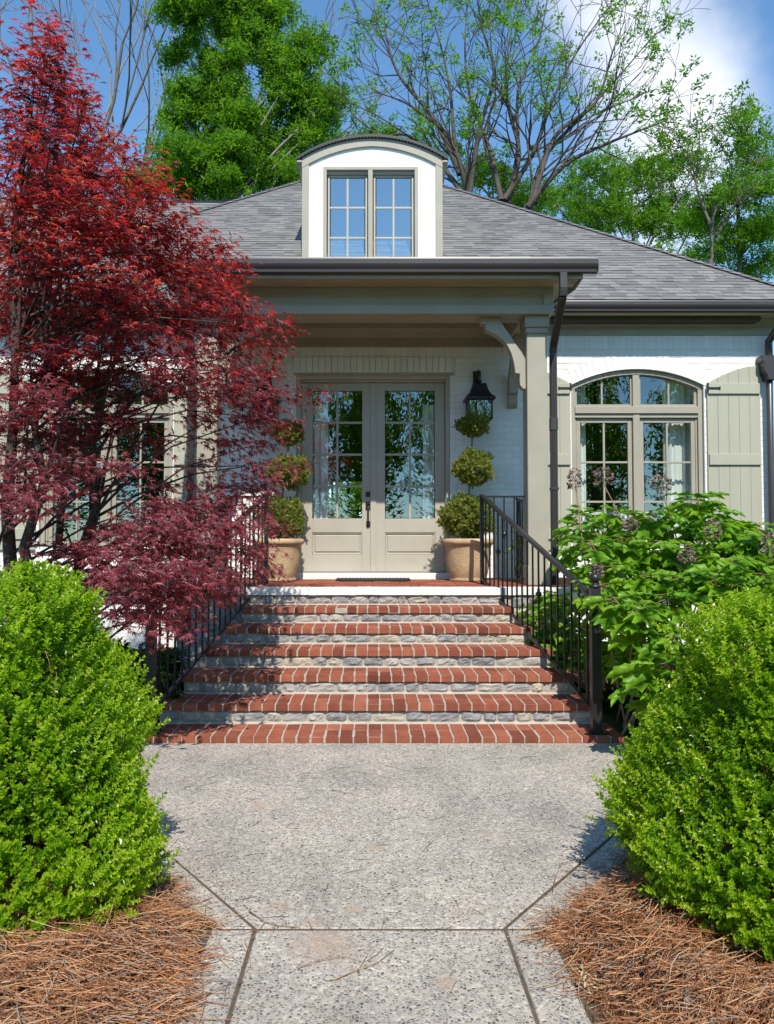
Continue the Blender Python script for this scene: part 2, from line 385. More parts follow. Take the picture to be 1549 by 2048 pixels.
def pieces(parent, name, stuff_name, tms, which, mats, pos, rnd, mat, limit=300, key=None, min_rest=1):
    """first `limit` pieces (by key) become parts of their own, the rest one part"""
    mats, pos, rnd = np.asarray(mats, float), np.asarray(pos, float), np.asarray(rnd, float)
    which = np.asarray(which); n = len(pos); off = OFF[parent.name]
    if n == 0: return
    k = np.arange(n) if key is None else np.argsort(np.asarray(key), kind='stable')
    for i in k[:limit]:
        o = bpy.data.objects.new(name, tms[which[i]].mesh(mat)); COL.objects.link(o); o.parent = parent
        m = Matrix.Identity(4)
        for a in range(3):
            for b in range(3): m[a][b] = mats[i][a][b]
            m[a][3] = pos[i][a]-off[a]
        o.matrix_local = m; OFF[o.name] = off; o['tone'] = float(rnd[i])
    rest = k[limit:]
    if len(rest):
        Vs, Ts, Rs, base = [], [], [], 0
        for w, tm in enumerate(tms):
            r = rest[which[rest] == w]
            if not len(r): continue
            V, T, rv = joined(tm, mats[r], pos[r], rnd[r]); Vs.append(V); Ts.append(T+base); Rs.append(rv); base += len(V)
        V = np.concatenate(Vs)-np.array(off)
        me = np_mesh(stuff_name, V, np.concatenate(Ts), mat, np.concatenate(Rs), tms[0].smooth)
        link(stuff_name, me, parent, kind='stuff')
def tri_from_bm(bm):
    bmesh.ops.triangulate(bm, faces=bm.faces); bm.verts.ensure_lookup_table()
    v = [tuple(p.co) for p in bm.verts]; t = [[q.index for q in f.verts] for f in bm.faces]; bm.free(); return v, t
def brick_tmpl(w, d, h, bev, name='brick', seg=1):
    bm = bmesh.new(); bmesh.ops.create_cube(bm, size=1)
    for v in bm.verts: v.co = Vector((v.co.x*w, v.co.y*d, v.co.z*h))
    if bev: bmesh.ops.bevel(bm, geom=bm.edges[:], offset=bev, segments=seg, affect='EDGES')
    bm.verts.index_update(); return Tmpl(*tri_from_bm(bm), name=name)
def rotz(a): c, s = math.cos(a), math.sin(a); return np.array([[c,-s,0],[s,c,0],[0,0,1.]])
def roty(a): c, s = math.cos(a), math.sin(a); return np.array([[c,0,s],[0,1,0],[-s,0,c]])
def rotx(a): c, s = math.cos(a), math.sin(a); return np.array([[1,0,0],[0,c,-s],[0,s,c]])
def frames(axis, normal, scale):
    """leaf frames: local y along axis, local z along normal"""
    a = axis/np.linalg.norm(axis, axis=1, keepdims=True)
    s = np.cross(a, normal); s /= np.maximum(np.linalg.norm(s, axis=1, keepdims=True), 1e-6)
    n = np.cross(s, a)
    return np.stack([s, a, n], axis=2)*np.asarray(scale)[:, None, None]
# ================================================================ SETTING: ground, walkway
def grid_mesh(name, x0, x1, y0, y1, nx, ny, fz, mat, kind='structure', parent=None):
    xs, ys = np.linspace(x0, x1, nx+1), np.linspace(y0, y1, ny+1)
    X, Y = np.meshgrid(xs, ys); Z = fz(X, Y)
    V = np.stack([X, Y, Z], -1).reshape(-1, 3); i = np.arange(nx*ny); r, c = i//nx, i % nx; a = r*(nx+1)+c
    T = np.stack([a, a+1, a+nx+2, a+nx+1], 1)
    return link(name, np_mesh(name, V, T, mat, None, True), parent, kind=kind)
grid_mesh('ground', -400, 400, -400, 400, 8, 8, lambda X, Y: X*0-.06, 'ground')

Z_L0, RISE, TREAD = .044, .15, .393
FRONT = [5.595+TREAD*k for k in range(6)]          # nosing depth of each tread
TOPZ = [Z_L0+RISE*k for k in range(6)]
PORCH_Y0, PORCH_Z = 7.88, .964
HALF = [1.74, 1.71, 1.615, 1.52, 1.42, 1.326]; CX = [.07, .06, .055, .058, .06, .057]

walk = MB(); walk.prism([(-1.9,.6),(2.0,.6),(2.0,5.60),(-1.9,5.60)], 'z', -.05, -.0035)
walk = walk.build('walkway', 'mortar_dirty', loc=(0, 0, 0), kind='structure')
def slab(poly, bev=.006):
    m = MB(); m.prism(poly, 'z', -.02, 0.0); return m.build('slab', 'aggregate', walk, bevel=bev)
slab([(-.428,.6),(.50,.6),(.492,2.937),(-.433,2.937)])
slab([(-.433,2.949),(.488,2.949),(1.061,3.71),(1.62,4.455),(1.66,4.565),(-1.66,4.565),(-1.6,4.48),(-1.052,3.79)])
slab([(-1.66,4.571),(1.66,4.571),(1.80,4.9),(1.80,5.59),(-1.64,5.59),(-1.64,4.9)])
slab([(-.60,.6),(-.437,.6),(-.442,2.939),(-.60,2.939)])
slab([(.508,.6),(.665,.6),(.66,2.939),(.500,2.939)])
slab([(-.60,2.949),(-.443,2.949),(-1.061,3.795),(-1.612,4.49),(-1.80,4.49),(-1.2,3.74)])
slab([(.498,2.949),(.66,2.949),(1.225,3.66),(1.82,4.46),(1.631,4.46),(1.071,3.705)])

# mulch beds either side: low mounds of soil under the pine straw
def bed_left(X, Y):
    edge = np.where(Y < 2.95, -.585, -.585-(Y-2.95)*.80)
    d = np.clip((edge-X)/.35, 0, 1); return -.03+.10*d*d*(3-2*d)+.02*np.sin(X*5+Y*3)*d+.012*np.sin(X*13-Y*9)*d
def bed_right(X, Y):
    edge = np.where(Y < 2.95, .648, .648+(Y-2.95)*.79)
    d = np.clip((X-edge)/.35, 0, 1); return -.03+.10*d*d*(3-2*d)+.02*np.sin(X*4-Y*3)*d+.012*np.sin(X*11+Y*9)*d
grid_mesh('mulch_bed', -4.5, -.5, 1.0, 5.3, 70, 80, bed_left, 'straw_mulch')
grid_mesh('mulch_bed', .55, 5.5, 1.0, 5.3, 80, 80, bed_right, 'straw_mulch')
grid_mesh('planting_bed', -7, -2.05, 5.0, 10.3, 40, 40, lambda X, Y: .03+.02*np.sin(X*4+Y*3), 'straw_mulch')
grid_mesh('planting_bed', 2.05, 7, 5.0, 10.3, 40, 40, lambda X, Y: .03+.02*np.sin(X*4-Y*3), 'straw_mulch')

# ================================================================ FRONT STEPS
steps = thing('front_steps', (.06, FRONT[0], 0), 'red brick steps with rough grey stone risers climbing to the porch', 'steps')
core = MB()
for k in range(6):
    h, c = HALF[k]-.015, CX[k]
    zt = TOPZ[k]-.0042; y0 = FRONT[k]+.006
    y1 = FRONT[k+1]+.03 if k < 5 else PORCH_Y0+.05
    zb = TOPZ[k-1]+.004 if k else -.01
    # mortar bed behind the bricks, set back from the nosing, and the stone course under it
    core.box(c-h, c+h, y0, y1, TOPZ[k]-.056, zt)
    if k:
        core.box(c-h, c+h, FRONT[k]+.028, PORCH_Y0+.04, TOPZ[k-1]-.02, TOPZ[k]-.056)
        core.prism([(FRONT[k]-.016, TOPZ[k-1]-.006), (FRONT[k]+.03, TOPZ[k-1]+.012), (FRONT[k]+.03, TOPZ[k-1]-.012)], 'x', c-h+.02, c+h-.02)
    else:
        core.box(c-h, c+h, FRONT[0]+.012, PORCH_Y0, -.02, TOPZ[0]-.058)
core.prism([(PORCH_Y0-.016, TOPZ[5]-.006), (PORCH_Y0+.02, TOPZ[5]+.010), (PORCH_Y0+.02, TOPZ[5]-.012)], 'x', CX[5]-HALF[5]+.02, CX[5]+HALF[5]-.02)
core.build('mortar_core', 'mortar', steps)
SB = brick_tmpl(.0930, .196, .057, .0045, 'brick', 2)
SB2 = brick_tmpl(.0925, .176, .055, .003, 'brick', 1)
W, Ms, P, RR, K = [], [], [], [], []
for k in range(6):
    h, c = HALF[k], CX[k]; n = int(round(2*h/.1016)); p = 2*h/n
    for row in (0, 1):
        for i in range(n):
            x = c-h+(i+.5)*p
            j = rng.normal(0, 1, 6)
            y = FRONT[k]+.098+j[0]*.0022 if row == 0 else FRONT[k]+.206+.088
            z = TOPZ[k]-.0285+j[1]*.0009 if row == 0 else TOPZ[k]-.0279+j[1]*.0004
            W.append(row); P.append((x+j[2]*.0012, y, z)); RR.append(rng.random())
            Ms.append(rotz(j[3]*.009) @ rotx(j[4]*.008) @ np.diag([p/.1016*(1+j[5]*.006), 1, 1]))
            K.append(FRONT[k]+(0 if row == 0 else 1.6))
pieces(steps, 'brick', 'brickwork', [SB, SB2], W, Ms, P, RR, 'red_brick', 300, K)

def stone_piece(x0, x1, z0, z1, y, depth, parent, tilt=0):
    """one rough stone: a faced block with a broken, pillowed front and an irregular outline"""
    nx, nz = 6, 4; r = np.random.default_rng(int(abs(x0*9173+z0*733+y*31)*1000) % 99991)
    w, hgt = x1-x0, z1-z0
    inset = r.uniform(0, .035, 4)*w
    vs = []
    ph = r.uniform(0, 6, 6)
    for j in range(nz+1):
        for i in range(nx+1):
            a, b = i/nx, j/nz
            xl = x0+(1-b)*inset[0]+b*inset[1]; xr = x1-(1-b)*inset[2]-b*inset[3]
            x = xl+(xr-xl)*a
            zz = z0+hgt*b+math.sin(a*5+ph[0])*.004*(1 if 0 < b < 1 else .9)
            if j in (0, nz): zz += (math.sin(a*7+ph[1])*.004)+r.normal(0, .0022)
            corner = (i in (0, nx)) and (j in (0, nz))
            if corner: x += (.012 if i == 0 else -.012)*r.uniform(.3, 1.2); zz += (.008 if j == 0 else -.008)*r.uniform(.3, 1.2)
            edge = min(a, 1-a, b, 1-b)
            bulge = depth*(.35+.65*min(1, (edge*3.6))**.6)
            yy = y-bulge*.9-r.normal(0, .0035)*(1 if edge > 0 else .2)-math.sin(a*3+b*4+ph[2])*.004*(edge > 0)
            vs.append((x, yy, zz))
    n = len(vs); fs = []
    for j in range(nz):
        for i in range(nx):
            q = j*(nx+1)+i; fs.append((q, q+1, q+nx+2, q+nx+1))
    ring = [i for i in range(nx+1)]+[(j+1)*(nx+1)-1 for j in range(1, nz+1)]+[nz*(nx+1)+i for i in range(nx-1, -1, -1)]+[j*(nx+1) for j in range(nz-1, 0, -1)]
    m = MB(); back = [(vs[i][0], y+.03, vs[i][2]) for i in ring]
    L = len(ring)
    m.add(vs+back, fs+[(ring[i], n+i, n+(i+1) % L, ring[(i+1) % L]) for i in range(L)]+[tuple(n+i for i in range(L))])
    o = m.build('stone', 'stone', parent); o['tone'] = float(r.random()); return o
def stone_course(x0, x1, z0, z1, y, parent, depth=.022, lo=.10, hi=.26):
    x = x0
    while x < x1-.03:
        w = random.uniform(lo, hi)
        if x1-(x+w) < lo*.7: w = x1-x
        g = random.uniform(.006, .016)
        stone_piece(x+g/2, min(x+w, x1)-g/2, z0+random.uniform(.0, .007), z1+random.uniform(-.004, .004), y, depth*random.uniform(.7, 1.25), parent)
        x += w
for k in range(1, 6):
    stone_course(CX[k]-HALF[k]+.02, CX[k]+HALF[k]-.02, TOPZ[k-1]+.006, TOPZ[k]-.060, FRONT[k]+.030, steps)
stone_course(CX[5]-HALF[5]+.02, CX[5]+HALF[5]-.02, TOPZ[5]+.006, .888, PORCH_Y0+.035, steps, .018)

# ================================================================ PORCH BASE
WALL, SIDE_WALL, DOOR_Y = 9.69, 10.2, 9.80
PX = 2.02
porch = thing('porch_floor', (0, 8.8, 0), 'low brick porch with white painted brick edge above the steps', 'porch')
m = MB(); m.box(-PX+.03, PX-.03, PORCH_Y0+.04, WALL+.3, -.02, PORCH_Z-.012)
m.box(-PX+.012, PX-.012, PORCH_Y0+.014, PORCH_Y0+.05, .89, PORCH_Z-.010); m.build('slab', 'mortar', porch)
boxpart('edge_mortar', 'white_mortar', porch, -PX+.004, PX-.004, PORCH_Y0+.008, PORCH_Y0+.19, .893, PORCH_Z-.004, bevel=0)
EB = brick_tmpl(.0720, .20, .074, .0025, 'edge_brick', 1)
n = int(2*PX/.0794); Ms, P, RR = [], [], []
for i in range(n):
    x = -PX+(i+.5)*2*PX/n; j = rng.normal(0, 1, 4)
    P.append((x, PORCH_Y0+.10+j[0]*.002, PORCH_Z-.037+j[1]*.001)); Ms.append(rotz(j[2]*.006) @ np.diag([2*PX/n/.0794*1.02, 1, 1])); RR.append(rng.random())
pieces(porch, 'brick', 'brickwork', [EB], np.zeros(n, int), Ms, P, RR, 'white_brick', 300)
PB = brick_tmpl(.195, .0925, .05, .003, 'brick'); Ms, P, RR, K = [], [], [], []
y = PORCH_Y0+.205+.048; r = 0
while y < WALL+.05:
    x = -PX+.1+(r % 2)*.1
    while x < PX:
        j = rng.normal(0, 1, 3)
        P.append((x, y, PORCH_Z-.026+j[0]*.0012)); Ms.append(rotx(j[1]*.006)); RR.append(rng.random()); K.append(y); x += .2025
    y += .1; r += 1
pieces(porch, 'brick', 'brickwork', [PB], np.zeros(len(P), int), Ms, P, RR, 'red_brick', 120, K)
# stone facing of the porch front beside the stairs
for x0, x1 in ((-PX+.02, CX[5]-HALF[5]-.02), (CX[5]+HALF[5]+.02, PX-.02)):
    for i in range(7): stone_course(x0, x1, .02+i*.123, .02+(i+1)*.123, PORCH_Y0+.035, porch, .02, .14, .3)
# cheek stones of the stair sides
boxpart('door_sill', 'white_brick', porch, -1.0, 1.02, WALL-.045, DOOR_Y+.1, PORCH_Z-.01, PORCH_Z+.075, bevel=.005)

# ================================================================ HOUSE
house = thing('brick_house', (0, SIDE_WALL, 0), 'white painted brick house with grey shingle hip roof and taupe trim', 'house')
DXL, DXR = ux(592.5, WALL), ux(900.5, WALL); DZT = uz(751, WALL)
WL_, WR_ = ux(1142.6, SIDE_WALL, 770), ux(1407.6, SIDE_WALL, 770); WC = (WL_+WR_)/2
W_SPR, W_TOP = uz(770, SIDE_WALL), uz(738, SIDE_WALL); W_BOT = 1.36
W_HALF = (WR_-WL_)/2; RISE_A = W_TOP-W_SPR; RAD = (W_HALF**2+RISE_A**2)/(2*RISE_A); AZ = W_TOP-RAD
def arch_z(x, r=RAD): return AZ+math.sqrt(max(r*r-x*x, 0))
EAVE_WALL = 4.36; HOUSE_L, HOUSE_R = -5.5, 5.3
wall = MB()
T_ = .26                                             # thickness of the mortar plane behind the bricks
def arch_wall(cx):
    pts = [(cx-W_HALF, W_SPR)]+[(cx+x, arch_z(x)) for x in np.linspace(-W_HALF, W_HALF, 21)[1:-1]]+[(cx+W_HALF, W_SPR), (cx+W_HALF, EAVE_WALL), (cx-W_HALF, EAVE_WALL)]
    for a, b in zip(pts[:-3], pts[1:-2]):
        wall.prism([a, b, (b[0], EAVE_WALL), (a[0], EAVE_WALL)], 'y', SIDE_WALL, SIDE_WALL+T_)
    wall.box(cx-W_HALF, cx+W_HALF, SIDE_WALL, SIDE_WALL+T_, -.1, W_BOT)
for sgn in (1, -1):
    a, b = (PX-.0, WC-W_HALF); e = HOUSE_R if sgn > 0 else -HOUSE_L
    wall.box(sgn*a, sgn*b, SIDE_WALL, SIDE_WALL+T_, -.1, EAVE_WALL)
    wall.box(sgn*(WC+W_HALF), sgn*e, SIDE_WALL, SIDE_WALL+T_, -.1, EAVE_WALL)
    arch_wall(sgn*WC)
    wall.box(sgn*e, sgn*(e-T_), SIDE_WALL+T_, 21, -.1, EAVE_WALL)
    wall.box(sgn*PX, sgn*(PX-T_), WALL, SIDE_WALL+T_, -.1, EAVE_WALL)
wall.box(-PX+T_, DXL, WALL, WALL+T_, .5, EAVE_WALL); wall.box(DXR, PX-T_, WALL, WALL+T_, .5, EAVE_WALL)
wall.box(DXL, DXR, WALL, WALL+T_, DZT, EAVE_WALL)
wall = wall.build('wall', 'white_mortar', house)

# --- bricks of the front walls
CO, BL = .0794, .2032
WB = brick_tmpl(BL-.0065, .03, CO-.006, .0022, 'brick')
def course_segments(z, spans, off):
    out = []
    for a, b in spans:
        x = math.floor((a-off)/BL)*BL+off
        while x < b-.01:
            l, r = max(x, a), min(x+BL, b)
            if r-l > .035: out.append((l, r))
            x += BL
    return out
Ms, P, RR, K = [], [], [], []
def add_brick(l, r, z, y, key, rot=None, h=1):
    j = rng.normal(0, 1, 4)
    P.append(((l+r)/2, y+.0108+j[0]*.0008, z)); RR.append(rng.random()); K.append(key)
    m = np.diag([(r-l-.006)/(BL-.006), 1, h]); m = rotz(j[1]*.0022) @ m
    Ms.append(m if rot is None else rot @ m)
SOLD = .195
def ring_clip(z, cx):
    """x half-width kept free for the arch ring at height z (None if free)"""
    ro = RAD+SOLD+.004
    if z < W_SPR-.03: return W_HALF+.004 if z > W_BOT else None
    dz = z-AZ
    if dz >= ro: return None
    return max(math.sqrt(ro*ro-dz*dz) if dz > 0 else 0, W_HALF*.0)
lint_l, lint_r = ux(588, WALL, 730), ux(911, WALL, 730); lint_b, lint_t = uz(746, WALL), uz(715, WALL)
i = 0
while True:
    z = PORCH_Z+.04+i*CO
    if z > lint_t+.02: break
    spans = [(-PX, DXL), (DXR, PX)] if z < lint_b-.02 else [(-PX, lint_l-.005), (lint_r+.005, PX)]
    for l, r in course_segments(z, spans, (i % 2)*BL/2+.03):
        add_brick(l, r, z, WALL, (0 if l > 0 else 3)-z*.01)
    i += 1
z_s = uz(705, WALL)
for q in range(int(2*PX/CO)):                        # soldier course above the door
    x = -PX+(q+.5)*CO; add_brick(x-BL/2, x+BL/2, lint_t+.105, WALL, 1.5, roty(math.pi/2))
for q in range(int((lint_r-lint_l)/CO)):             # projecting soldier lintel
    x = lint_l+(q+.5)*CO; add_brick(x-BL/2, x+BL/2, (lint_t+lint_b)/2, WALL-.022, 1.0, roty(math.pi/2))
s_top = uz(672, SIDE_WALL)+.02; s_bot = s_top-SOLD-.01
i = 0
while True:
    z = .02+i*CO
    if z > s_bot-CO*.4: break
    for sgn in (1, -1):
        cx = sgn*WC; c = ring_clip(z, cx); e = HOUSE_R if sgn > 0 else -HOUSE_L
        a0, b0 = (PX, e) if sgn > 0 else (-e, -PX)
        spans = [(a0, b0)] if c is None else [(a0, cx-c), (cx+c, b0)]
        for l, r in course_segments(z, spans, (i % 2)*BL/2):
            hidden = sgn < 0 or z < 1.2 or (abs((l+r)/2-WC) > W_HALF+.02 and abs((l+r)/2-WC) < W_HALF+.72 and z < 3.45)
            add_brick(l, r, z, SIDE_WALL, (4 if hidden else .5)+abs(z-3.8)*.05)
    i += 1
for sgn in (1, -1):
    e = HOUSE_R if sgn > 0 else -HOUSE_L; nq = int((e-PX)/CO)
    for q in range(nq):
        x = sgn*(PX+(q+.5)*CO); add_brick(x-BL/2, x+BL/2, s_top-SOLD/2-.003, SIDE_WALL, .2 if sgn > 0 else 5, roty(math.pi/2))
    a_max = math.asin(min(1, W_HALF/RAD))*1.13; na = int(2*a_max*(RAD+.02)/CO)
    for q in range(na):                              # voussoirs of the window arch
        a = -a_max+(q+.5)*2*a_max/na; rr = RAD+SOLD/2
        x = sgn*WC+rr*math.sin(a); z = AZ+rr*math.cos(a)
        add_brick(x-BL/2, x+BL/2, z, SIDE_WALL, .1 if sgn > 0 else 5, roty(a+math.pi/2))
pieces(wall, 'brick', 'brickwork', [WB], np.zeros(len(P), int), Ms, P, RR, 'white_brick', 300, K)
# side-return bricks of the porch wall are covered by the trim; sills
for sgn in (1, -1):
    boxpart('window_sill', 'white_brick', house, sgn*WC-W_HALF-.02, sgn*WC+W_HALF+.02, SIDE_WALL-.05, SIDE_WALL+.1, W_BOT-.07, W_BOT, bevel=.006)

# --- interior shell, dim, with a rear window that shows the garden
room = MB(); RZ0, RZ1, RY0, RY1 = .94, 4.30, WALL+T_+.02, 14.5
room.box(-5.0, 5.0, RY0, RY0+.0, 0, 0) if False else None
room.box(-5.05, -4.95, SIDE_WALL+.3, RY1, RZ0, RZ1); room.box(4.95, 5.05, SIDE_WALL+.3, RY1, RZ0, RZ1)
room.box(-5.05, 5.05, RY0, RY1, RZ1, RZ1+.05)
bx0, bx1, bz0, bz1 = -1.05, -.15, 1.0, 2.55
room.box(-5.05, bx0, RY1, RY1+.1, RZ0, RZ1); room.box(bx1, 5.05, RY1, RY1+.1, RZ0, RZ1); room.box(bx0, bx1, RY1, RY1+.1, bz1, RZ1)
room.box(-1.9, -1.8, SIDE_WALL+.3, RY1-1.2, RZ0, RZ1); room.box(1.8, 1.9, SIDE_WALL+.3, RY1-1.2, RZ0, RZ1)
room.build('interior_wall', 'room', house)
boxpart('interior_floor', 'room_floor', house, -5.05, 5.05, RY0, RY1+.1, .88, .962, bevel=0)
m = MB()
for x in (bx0+.02, (bx0+bx1)/2-.15, (bx0+bx1)/2+.15, bx1-.02): m.box(x-.02, x+.02, RY1+.02, RY1+.07, bz0-.04, bz1)
for z in (bz0+.5, bz0+1.0): m.box(bx0, bx1, RY1+.025, RY1+.065, z-.012, z+.012)
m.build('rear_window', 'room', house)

# --- front doors
def sash(parent, x0, x1, z0, z1, y, cols, rows, stile, rail, mb=.02, depth=.05, mat='trim', glass='glass', bottom=None, top=None):
    """a glazed sash: one frame, muntins and a pane for each light"""
    f = MB(); bottom = bottom or rail; top = top or rail
    f.box(x0, x0+stile, y, y+depth, z0, z1); f.box(x1-stile, x1, y, y+depth, z0, z1)
    f.box(x0+stile, x1-stile, y, y+depth, z0, z0+bottom); f.box(x0+stile, x1-stile, y, y+depth, z1-top, z1)
    gx0, gx1, gz0, gz1 = x0+stile, x1-stile, z0+bottom, z1-top
    mu = MB()
    for c in range(1, cols):
        x = gx0+(gx1-gx0)*c/cols; mu.box(x-mb/2, x+mb/2, y+.008, y+depth-.008, gz0, gz1)
    for r in range(1, rows):
        z = gz0+(gz1-gz0)*r/rows; mu.box(gx0, gx1, y+.011, y+depth-.011, z-mb/2, z+mb/2)
    f.build('sash_frame', mat, parent, bevel=.004); mu.build('muntin', mat, parent, bevel=.003)
    for c in range(cols):
        for r in range(rows):
            a, b = gx0+(gx1-gx0)*c/cols+mb/2-.002, gx0+(gx1-gx0)*(c+1)/cols-mb/2+.002
            lo, hi = gz0+(gz1-gz0)*r/rows+mb/2-.002, gz0+(gz1-gz0)*(r+1)/rows-mb/2+.002
            g = MB(); g.box(a, b, y+depth*.5-.003, y+depth*.5+.003, lo, hi); g.build('pane', glass, parent)
dl0, dl1 = ux(604, DOOR_Y), ux(745.5, DOOR_Y); dr0, dr1 = ux(748.5, DOOR_Y), ux(889.5, DOOR_Y)
dz0, dz1 = uz(1144, DOOR_Y), uz(766, DOOR_Y)
gz0, gz1 = uz(1037, DOOR_Y), uz(781.5, DOOR_Y)
pz0, pz1 = uz(1109, DOOR_Y), uz(1065, DOOR_Y)
def make_door(x0, x1, gx0, gx1):
    m = MB(); y0, y1 = DOOR_Y, DOOR_Y+.045
    m.box(x0, gx0, y0, y1, dz0, dz1); m.box(gx1, x1, y0, y1, dz0, dz1); m.box(gx0, gx1, y0, y1, gz1, dz1)
    m.box(gx0, gx1, y0, y1, pz1, gz0); m.box(gx0, gx1, y0, y1, dz0, pz0)
    m.box(gx0, gx1, y0+.022, y1, pz0, pz1)
    d = m.build('door', 'door', house, bevel=.003)
    p = MB(); i_ = .022; a, b, c, e = gx0+.03, gx1-.03, pz0+.03, pz1-.03
    p.box(a, b, y0+.010, y0+.03, c, e)
    mo = MB()
    for q in ((gx0, gx1, pz0, pz0+.016), (gx0, gx1, pz1-.016, pz1), (gx0, gx0+.016, pz0+.016, pz1-.016), (gx1-.016, gx1, pz0+.016, pz1-.016)):
        mo.box(q[0], q[1], y0+.006, y0+.025, q[2], q[3])
    p.build('door_panel', 'door', d, bevel=.012); mo.build('panel_moulding', 'door', d, bevel=.006)
    mu = MB(); xm = (gx0+gx1)/2; mw = .028
    mu.box(xm-mw/2, xm+mw/2, y0+.006, y1-.004, gz0, gz1)
    for r in range(1, 4):
        z = gz0+(gz1-gz0)*r/4; mu.box(gx0, gx1, y0+.008, y1-.006, z-mw/2, z+mw/2)
    mu.build('muntin', 'door', d, bevel=.006)
    for c in range(2):
        for r in range(4):
            a, b = (gx0, xm) if c == 0 else (xm, gx1)
            g = MB(); g.box(a+.008, b-.008, y0+.02, y0+.026, gz0+(gz1-gz0)*r/4+.008, gz0+(gz1-gz0)*(r+1)/4-.008); g.build('pane', 'glass', d)
    sw = MB(); sw.box(x0+.005, x1-.005, y0+.004, y1, dz0-.014, dz0); sw.build('door_sweep', 'iron', d)
    return d
d1 = make_door(dl0, dl1, ux(625.2, DOOR_Y), ux(724.8, DOOR_Y))
d2 = make_door(dr0, dr1, ux(770.5, DOOR_Y), ux(870.4, DOOR_Y))
d1['label'] = 'left door leaf with black lever handle and deadbolt'; d2['label'] = 'right door leaf without a handle'
m = MB(); xh = ux(737, DOOR_Y)
za, zb = uz(1003, DOOR_Y), uz(1054, DOOR_Y)
m.box(xh-.034, xh+.034, DOOR_Y-.012, DOOR_Y, za-.105, za+.0); m.box(xh-.026, xh+.026, DOOR_Y-.012, DOOR_Y, zb, zb+.075)
m.tube([(xh, DOOR_Y-.01, za-.05), (xh, DOOR_Y-.05, za-.07), (xh, DOOR_Y-.055, za-.12), (xh, DOOR_Y-.055, zb+.07), (xh, DOOR_Y-.045, zb+.04), (xh, DOOR_Y-.01, zb+.035)], .011, 8)
m.box(xh-.012, xh+.012, DOOR_Y-.04, DOOR_Y-.01, za-.035, za-.025)
m.build('door_handle', 'iron', d1, bevel=.002)
m = MB(); zd = uz(988.7, DOOR_Y); m.box(xh-.034, xh+.034, DOOR_Y-.012, DOOR_Y, zd-.034, zd+.034); m.lathe([(.024,-.01),(.024,.012)], (0,0,0), 16)
kb = MB(); kb.tube([(xh, DOOR_Y-.01, zd), (xh, DOOR_Y-.026, zd)], .022, 16)
kb.box(xh-.034, xh+.034, DOOR_Y-.012, DOOR_Y, zd-.034, zd+.034); kb.build('deadbolt', 'iron', d1, bevel=.002)
m = MB(); m.box(dl1-.028, dr0+.028, DOOR_Y-.016, DOOR_Y-.001, dz0, dz1); m.build('astragal', 'door', house, bevel=.006)
m = MB(); jl, jr = ux(604, DOOR_Y)-.004, ux(889.5, DOOR_Y)+.004        # stepped frame
for x0, x1, y0 in ((DXL+.002, DXL+.045, WALL+.015), (DXL+.045, jl, WALL+.06), (DXR-.045, DXR-.002, WALL+.015), (jr, DXR-.045, WALL+.06)):
    m.box(x0, x1, y0, DOOR_Y+.09, PORCH_Z+.07, DZT-.002)
m.box(DXL+.045, DXR-.045, WALL+.015, DOOR_Y+.09, DZT-.045, DZT-.002); m.box(jl, jr, WALL+.06, DOOR_Y+.09, dz1+.004, DZT-.045)
m.build('door_frame', 'door', house, bevel=.004)
boxpart('threshold', 'gutter', house, jl, jr, DOOR_Y-.03, DOOR_Y+.08, PORCH_Z+.076, dz0-.015)
boxpart('lintel_steel', 'trim', house, DXL-.03, DXR+.05, WALL-.018, WALL+.2, DZT+.001, lint_b-.002)
hg = MB(); hx = ux(599.5, WALL+.05); hz = uz(985, WALL); hg.box(hx-.012, hx+.012, WALL-.002, WALL+.012, hz-.07, hz+.07); hg.build('doorbell', 'steel', house, bevel=.002)

